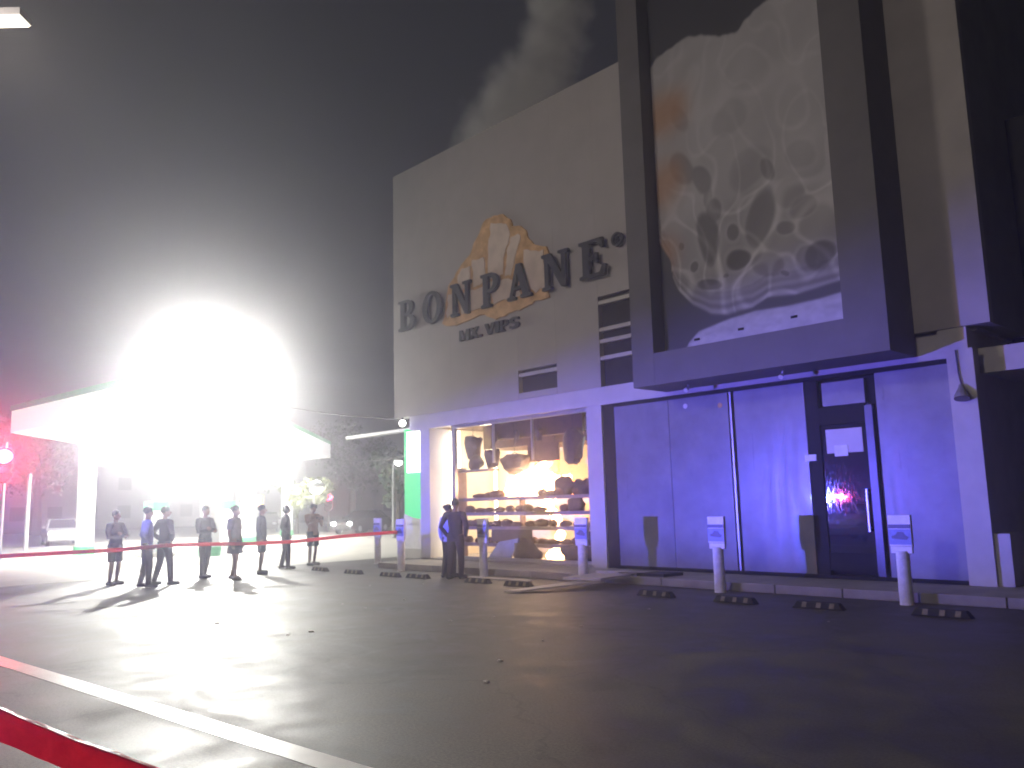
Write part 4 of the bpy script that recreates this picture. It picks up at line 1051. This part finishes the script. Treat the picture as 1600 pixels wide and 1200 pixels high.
lo.parent = NL; lo.matrix_parent_inverse = Matrix.Translation(NL.location).inverted()
# fill lamp added behind the camera to brighten the tower and near asphalt
fill_lamp = thing('pole_lamp', (-4.0, -27.5, 0), 'added fill lamp on a tall pole, out of view behind the camera', 'street lamp')
bm = bmesh.new(); tube(bm, [(0, 0, 0), (0, 0, .5), (0, 0, 7.9), (-.2, .3, 8.4), (-.9, 1.4, 8.53)], [.12, .09, .06, .045, .04], 12); obj('pole', bm, m_steel, fill_lamp)
bm = bmesh.new(); add_box(bm, -1.6, -.4, 1.3, 1.65, 8.45, 8.55, .01); obj('head', bm, m_steel, fill_lamp)
bm = bmesh.new(); add_box(bm, -1.55, -.45, 1.34, 1.61, 8.42, 8.448); obj('lens', bm, e_lamp, fill_lamp)
l = bpy.data.lights.new('glow', 'SPOT'); l.energy = LAMP_W*3.7; l.color = (1.0, .87, .76); l.spot_size = R(120); l.spot_blend = .6; l.shadow_soft_size = .4
lo = bpy.data.objects.new('glow', l); COL.objects.link(lo); lo.parent = fill_lamp; lo.location = (-1, 1.5, 8.3); lo.rotation_euler = (R(68), 0, R(4))
# traffic lights
def signal(x, y, z, rz, label, mt, power, lens_r=.15):
    t = thing('traffic_light', (x, y, 0), label, 'traffic light', None, rz)
    bm = bmesh.new(); tube(bm, [(0, .2, 0), (0, .2, z+.6)], .06, 10); obj('pole', bm, m_steel, t)
    bm = bmesh.new(); add_box(bm, -.2, .2, -.12, .12, z-.9, z+.3, .03); obj('housing', bm, m_black, t)
    for k, zz in enumerate((z, z-.36, z-.7)):
        bm = bmesh.new(); tube(bm, [(0, -.122, zz), (0, -.16, zz)], [lens_r, lens_r*.8], 14); obj('lens', bm, mt if k == 0 else m_farwin, t)
        bm = bmesh.new(); tube(bm, [(0, -.125, zz+.02), (0, -.3, zz+.06)], [lens_r+.025, lens_r+.02], 14, caps=False); o = obj('visor', bm, m_black, t)
    if power:
        l = bpy.data.lights.new('glow', 'SPOT'); l.energy = power; l.color = (1, .05, .09); l.spot_size = R(30); l.spot_blend = 1; l.shadow_soft_size = .12
        p = bpy.data.objects.new('glow', l); COL.objects.link(p); p.parent = t; p.location = (0, -.45, z); p.rotation_euler = (R(-88), 0, 0)
signal(-36.7, -6.9, 3.92, R(70), 'glowing red traffic light at the left edge of the view', e_red, 2600, .3)
signal(-53.1, 17.2, 2.45, R(55), 'small far red traffic light right of the brightest street lamp', e_farred, 60, .3)

# ------------------------------------------------------------------ vehicles
def car(loc, rz, label, body, lights=None, police=False, group=None):
    t = thing('police_car' if police else 'parked_car', loc, label, 'car', group, rz)   # nose to +Y
    side = [(-2.2, .35), (-2.25, .75), (-2.1, .95), (-1.5, 1.0), (.75, .98), (1.95, .82), (2.22, .6), (2.2, .3), (1.75, .24), (-1.75, .24)]
    bm = bmesh.new()
    for sgn in (0,):
        a = [bm.verts.new((-.88, y, z)) for y, z in side]; b = [bm.verts.new((.88, y, z)) for y, z in side]
        n = len(side); bm.faces.new(a); bm.faces.new(b[::-1])
        for i in range(n): bm.faces.new((a[i], a[(i+1) % n], b[(i+1) % n], b[i]))
    bmesh.ops.bevel(bm, geom=list(bm.edges), offset=.06, segments=2, affect='EDGES')
    obj('body', bm, body, t)
    cab = [(-1.75, .99), (-1.15, 1.42), (.05, 1.45), (.95, .97)]
    bm = bmesh.new()
    a = [bm.verts.new((-.8 if z < 1.2 else -.62, y, z)) for y, z in cab]; b = [bm.verts.new((.8 if z < 1.2 else .62, y, z)) for y, z in cab]
    bm.faces.new(a); bm.faces.new(b[::-1])
    for i in range(4): bm.faces.new((a[i], a[(i+1) % 4], b[(i+1) % 4], b[i]))
    obj('window', bm, m_glass, t)
    bm = bmesh.new(); add_box(bm, -.62, .62, -1.18, .08, 1.452, 1.485, .01); obj('roof', bm, body, t)
    bm = bmesh.new()
    for sx in (-1, 1):
        tube(bm, [(.8*sx, .95, .98), (.62*sx, .06, 1.46)], .035, 6); tube(bm, [(.8*sx, -1.75, 1.0), (.62*sx, -1.15, 1.46)], .05, 6); tube(bm, [(.8*sx, -.45, .98), (.63*sx, -.5, 1.46)], .035, 6)
    obj('roof_pillar', bm, body, t)
    for sx in (-1, 1):
        for yy in (-1.4, 1.4):
            bm = bmesh.new(); tube(bm, [(sx*.72, yy, .32), (sx*.9, yy, .32)], .32, 20); w = obj('wheel', bm, m_rubber, t)
            bm = bmesh.new(); tube(bm, [(sx*.9, yy, .32), (sx*.915, yy, .32)], .19, 14); obj('rim', bm, m_alu, w)
        bm = bmesh.new(); ball(bm, (sx*.65, 2.16, .68), (.17, .08, .09), 10, 8); obj('headlight', bm, lights or m_alu, t, smooth=True)
        bm = bmesh.new(); add_box(bm, sx*.65-.15, sx*.65+.15, -2.27, -2.2, .7, .85); obj('tail_light', bm, m_orange, t)
        bm = bmesh.new(); ball(bm, (sx*.97, .72, 1.02), (.09, .05, .07), 8, 6); obj('mirror', bm, body, t)
    if police:
        z = 1.52
        bm = bmesh.new(); add_box(bm, -.62, .62, -.72, -.28, z, z+.03); add_box(bm, -.62, .62, -.74, -.6, z+.03, z+.1); L = obj('lightbar', bm, m_black, t)
        bm = bmesh.new(); add_box(bm, -.64, .64, -.76, -.245, z+.1, z+.12); obj('lid', bm, m_black, L)  # overhang added to cut the beam off above
        bm = bmesh.new(); add_box(bm, -.6, -.06, -.598, -.54, z+.032, z+.096); obj('blue_lens', bm, e_blue, L)
        bm = bmesh.new(); add_box(bm, .06, .6, -.598, -.54, z+.032, z+.096); obj('red_lens', bm, e_pred, L)
        bm = bmesh.new(); add_box(bm, -.6, .6, -.42, -.2, z+.031, z+.046); obj('beam_lip', bm, m_black, L)  # lip added to keep the beam off the ground
        for sx in (-.63, .63):
            bm = bmesh.new(); add_box(bm, sx-.008, sx+.008, -.6, -.2, z+.031, z+.0985); obj('side_baffle', bm, m_black, L)  # end plates added to block the beam towards the crowd
        for nm, xx, pw, cc in (('blue_glow', -.33, BLUE_W, (.12, .12, 1.0)), ('red_glow', .33, RED_W, (1.0, .1, .35))):
            p = point(nm, (0, 0, 0), pw, cc, .012); p.parent = t; p.matrix_parent_inverse = Matrix(); p.location = (xx, -.42, z+.062)
    if police:
        mw = Matrix.Translation(Vector(loc)) @ Matrix.Rotation(rz, 4, 'Z'); inv = mw.inverted()
        P = mw @ Vector((-.1, -.42, z+.062))
        def ray_pt(a, d):
            v_ = Vector(a)-P; h_ = math.hypot(v_.x, v_.y); return P+v_*(d/h_)
        edge = [ray_pt(a, .13) for a in ((-19.5, 0, 1.5), (-12.4, 0, 1.85), (-7.5, 0, 3.0), (-3.2, 0, 2.9))]
        bm = bmesh.new()
        lo_ = [bm.verts.new(inv @ e) for e in edge]
        up_ = [bm.verts.new(Vector(((inv @ e).x, (inv @ e).y, z+.0995))) for e in edge]
        for q in range(3): bm.faces.new((lo_[q], lo_[q+1], up_[q+1], up_[q]))
        o = obj('beam_mask', bm, m_black, L); sd = o.modifiers.new('thickness', 'SOLIDIFY'); sd.thickness = .002  # added baffle, shaped to give the slanted light edge on the glass panels
        p = point('blue_glow', (0, 0, 0), BLUE_W*.4, (.05, .09, 1.0), .005); p.parent = t; p.matrix_parent_inverse = Matrix(); p.location = inv @ P  # extra blue lamp added for the brighter zone below the baffle edge
    return t
PC = car((-14.6, -15.3, 0), R(-31), 'white patrol car with a flashing blue and red roof bar left of the view', m_carwhite, None, True)
e_head = emit('headlight', (1, 1, .95), 60.0)
car((-53.0, -0.3, 0), R(-100), 'white car standing far left behind the canopy column', m_carwhite, e_head, group='cars far behind the station')
car((-47.7, 16.5, 0), R(-160), 'dark car with lit headlights far behind the tape', m_cardark, e_head, group='cars far behind the station')
car((-60.0, 16.0, 0), R(-120), 'dark car without lights far beyond the station', m_cardark, None, group='cars far behind the station')

# ------------------------------------------------------------------ background trees and buildings
def tree(x, y, h, r, n, mt, label, palm=False, seed=0, group='trees far behind the station'):
    rnd = random.Random(seed)
    t = thing('tree', (x, y, 0), label, 'tree', group)
    bm = bmesh.new(); tube(bm, [(0, 0, 0), (.05, 0, h*.3), (-.05, .05, h*.7)], [r*.1+.05, r*.07+.04, .04], 8)
    for k in range(4):
        a = rnd.uniform(0, 2*PI); tube(bm, [(0, 0, h*.4), (r*.35*math.cos(a), r*.35*math.sin(a), h*.6), (r*.6*math.cos(a), r*.6*math.sin(a), h*.8)], [.06, .04, .02], 6)
    obj('trunk', bm, m_bark, t)
    bm = bmesh.new()
    cl = [(rnd.uniform(-.6, .6)*r, rnd.uniform(-.6, .6)*r, h*.72+rnd.uniform(-.28, .3)*h, rnd.uniform(.3, .55)*r) for _ in range(9)]
    for k in range(n):
        cx_, cy_, cz_, cr = cl[k % 9]
        d = Vector((rnd.gauss(0, 1), rnd.gauss(0, 1), rnd.gauss(0, .8))).normalized()*cr*rnd.uniform(.5, 1.05)
        p = Vector((cx_, cy_, cz_))+d; s = rnd.uniform(.1, .24)
        u = Vector((rnd.gauss(0, 1), rnd.gauss(0, 1), rnd.gauss(0, 1))).normalized(); v = u.orthogonal().normalized()
        bm.faces.new([bm.verts.new(p+u*s), bm.verts.new(p+v*s*.5), bm.verts.new(p-u*s), bm.verts.new(p-v*s*.5)])
    obj('crown', bm, mt, t)
tree(-38.2, 12.6, 4.6, 1.3, 900, m_leaf, 'small tree beside the street lamp nearest the totem', seed=1)
tree(-46.8, 12.2, 3.4, 1.3, 900, m_leaf_lit, 'yellow green tree lit by the brightest street lamp', seed=2)
tree(-51.5, 13.8, 3.2, 1.2, 700, m_leaf_lit, 'yellow green tree under the yellowish street lamp', seed=3)
k = 10
for x, y, h, r, lab in ((-70, 30, 9, 4, 'broad dark tree behind the far cars'), (-62, 38, 8, 3.5, 'dark tree farthest right beside the totem'), (-78, 22, 10, 4.5, 'tall dark tree behind the canopy rear edge'),
                        (-82, -4, 11, 5, 'tall dark tree left of the canopy column'), (-84, 6, 10, 5, 'dark tree between the left canopy columns'), (-72, -14, 9, 4, 'dark tree at the left edge under the red light')):
    tree(x, y, h, r, 1800, m_leaf, lab, seed=k); k += 1
def far_building(x0, x1, y0, y1, h, label, face, rows, colsn):
    t = thing('far_building', ((x0+x1)/2, (y0+y1)/2, 0), label, 'building', 'dim buildings on the far side of the road')
    box('wall', m_farwall, t, x0, x1, y0, y1, 0, h); box('parapet', m_farwall, t, x0-.1, x1+.1, y0-.1, y1+.1, h+.002, h+.35)
    for r_ in range(rows):
        for c_ in range(colsn):
            z = 1.2+r_*3.1
            if face == 'x':
                yy = y0+(y1-y0)*(c_+.5)/colsn
                w = box('window', m_farwin, t, x1+.004, x1+.06, yy-.7, yy+.7, z, z+1.4)
            else:
                xx = x0+(x1-x0)*(c_+.5)/colsn
                w = box('window', m_farwin, t, xx-.7, xx+.7, y0-.06, y0-.004, z, z+1.4)
far_building(-112, -98, -22, 2, 7, 'low dim building far left beyond the canopy', 'x', 2, 6)
far_building(-112, -98, 6, 34, 6.5, 'long dim building far behind the canopy', 'x', 2, 8)
far_building(-100, -84, 42, 66, 7.5, 'dim building far behind the red traffic light', 'x', 2, 6)
far_building(-78, -56, 52, 64, 6, 'dim low building far behind the totem', 'y', 1, 6)
# pale pole at the left, yellow sign in the crowd's back
t = thing('sign_pole', (-45.5, -3.9, 0), 'pale thin pole standing left of the canopy column', 'pole')
bm = bmesh.new(); tube(bm, [(-45.5, -3.9, 0), (-45.5, -3.9, 3.4)], .09, 10); obj('shaft', bm, m_canopy, t, True)
box('plate', m_canopy, t, -45.7, -45.3, -3.95, -3.85, 3.402, 3.7)
t = thing('yellow_sign', (-45, 7.0, 0), 'small yellow board between the standing crowd heads', 'sign')
box('board', emit('yellow_board', (1, .7, .1), 1.2), t, -45.5, -44.3, 7.6, 7.7, 1.9, 2.5); box('leg', m_steel, t, -44.95, -44.85, 7.6, 7.7, 0, 1.898)
def cable(a, b, sag, label):
    bm = bmesh.new(); a, b = Vector(a), Vector(b)
    tube(bm, [a.lerp(b, i/16)-Vector((0, 0, sag*4*(i/16)*(1-i/16))) for i in range(17)], .02, 6)
    return tag(obj('overhead_cable', bm, m_cable), label, 'cable', 'overhead cables')
cable((-20.7, .5, 4.3), (-45.5, 6.0, 8.5), .3, 'thin overhead cable slanting down to the building corner')
cable((-22, 3, 3.6), (-60, 20, 6.0), .5, 'thin overhead cable running level behind the totem')

# ------------------------------------------------------------------ haze and smoke
def vol_mat(name, dens, aniso, col):
    m = bpy.data.materials.new(name); m.use_nodes = True; n = m.node_tree.nodes; l = m.node_tree.links
    n.remove(n['Principled BSDF'])
    v = n.new('ShaderNodeVolumePrincipled'); v.inputs['Density'].default_value = dens; v.inputs['Anisotropy'].default_value = aniso; v.inputs['Color'].default_value = (*col, 1)
    l.new(v.outputs['Volume'], n['Material Output'].inputs['Volume'])
    return m, v, n, l
m_haze, v, n, l = vol_mat('night_haze', 0.0052, 0.935, (.97, .97, 1.0))
v2 = n.new('ShaderNodeVolumePrincipled'); v2.inputs['Density'].default_value = .0011; v2.inputs['Anisotropy'].default_value = .35
v2.inputs['Color'].default_value = (.95, .95, 1.0, 1)
ads = n.new('ShaderNodeAddShader'); l.new(v.outputs['Volume'], ads.inputs[0]); l.new(v2.outputs['Volume'], ads.inputs[1]); l.new(ads.outputs[0], n['Material Output'].inputs['Volume'])
bm = bmesh.new(); add_box(bm, -125, 30, -40, 80, -1.0, 24.0)
tag(obj('haze', bm, m_haze), kind='stuff')
SMK = [(-19.5, 2.6, 12.9, 1.2), (-18.6, 2.5, 13.5, 1.35), (-17.6, 2.5, 14.0, 1.45), (-16.8, 2.6, 14.6, 1.35), (-16.2, 2.6, 15.4, 1.25), (-15.8, 2.5, 16.2, 1.1), (-15.9, 2.5, 16.9, .85), (-17.0, 2.5, 13.0, 1.4), (-20.0, 2.5, 12.3, .9)]
m_smoke, v, n, l = vol_mat('smoke', 1.0, -0.35, (.97, .98, .95))
tcn = n.new('ShaderNodeTexCoord')
dn = n.new('ShaderNodeTexNoise'); dn.inputs['Scale'].default_value = 1.1; dn.inputs['Detail'].default_value = 4
l.new(tcn.outputs['Object'], dn.inputs['Vector'])
ms = n.new('ShaderNodeVectorMath'); ms.operation = 'MULTIPLY_ADD'; ms.inputs[1].default_value = (1.5, 1.5, 1.5); ms.inputs[2].default_value = (-.75, -.75, -.75)
l.new(dn.outputs['Color'], ms.inputs[0])
wp = n.new('ShaderNodeVectorMath'); wp.operation = 'ADD'; l.new(tcn.outputs['Object'], wp.inputs[0]); l.new(ms.outputs[0], wp.inputs[1])
last = None
for (x, y, z, r) in SMK:
    dd = n.new('ShaderNodeVectorMath'); dd.operation = 'DISTANCE'; dd.inputs[1].default_value = (x, y, z); l.new(wp.outputs[0], dd.inputs[0])
    mr = n.new('ShaderNodeMapRange'); mr.interpolation_type = 'SMOOTHSTEP'
    mr.inputs['From Min'].default_value = r*1.05; mr.inputs['From Max'].default_value = r*.25; mr.inputs['To Min'].default_value = 0; mr.inputs['To Max'].default_value = 1
    l.new(dd.outputs['Value'], mr.inputs['Value'])
    if last is None: last = mr.outputs['Result']
    else:
        mxn = n.new('ShaderNodeMath'); mxn.operation = 'MAXIMUM'; l.new(last, mxn.inputs[0]); l.new(mr.outputs['Result'], mxn.inputs[1]); last = mxn.outputs[0]
ds = n.new('ShaderNodeMath'); ds.operation = 'MULTIPLY'; ds.inputs[1].default_value = 1.5; l.new(last, ds.inputs[0]); l.new(ds.outputs[0], v.inputs['Density'])
bm = bmesh.new()
for (x, y, z, r) in SMK: ball(bm, (x, y, z), r*1.3, 16, 12)
me = bpy.data.meshes.new('smoke'); bm.to_mesh(me); bm.free()
tmp = bpy.data.objects.new('tmp', me); COL.objects.link(tmp)
md = tmp.modifiers.new('r', 'REMESH'); md.mode = 'VOXEL'; md.voxel_size = .2
m2 = bpy.data.meshes.new_from_object(tmp.evaluated_get(bpy.context.evaluated_depsgraph_get())); bpy.data.objects.remove(tmp)
m2.materials.clear(); m2.materials.append(m_smoke); m2.name = 'smoke'
for vv in m2.vertices: vv.co.z = max(vv.co.z, 12.06)
SM = link('smoke_plume', m2); tag(SM, 'pale grey smoke plume rising over the roof of the shop', 'smoke', kind='stuff')
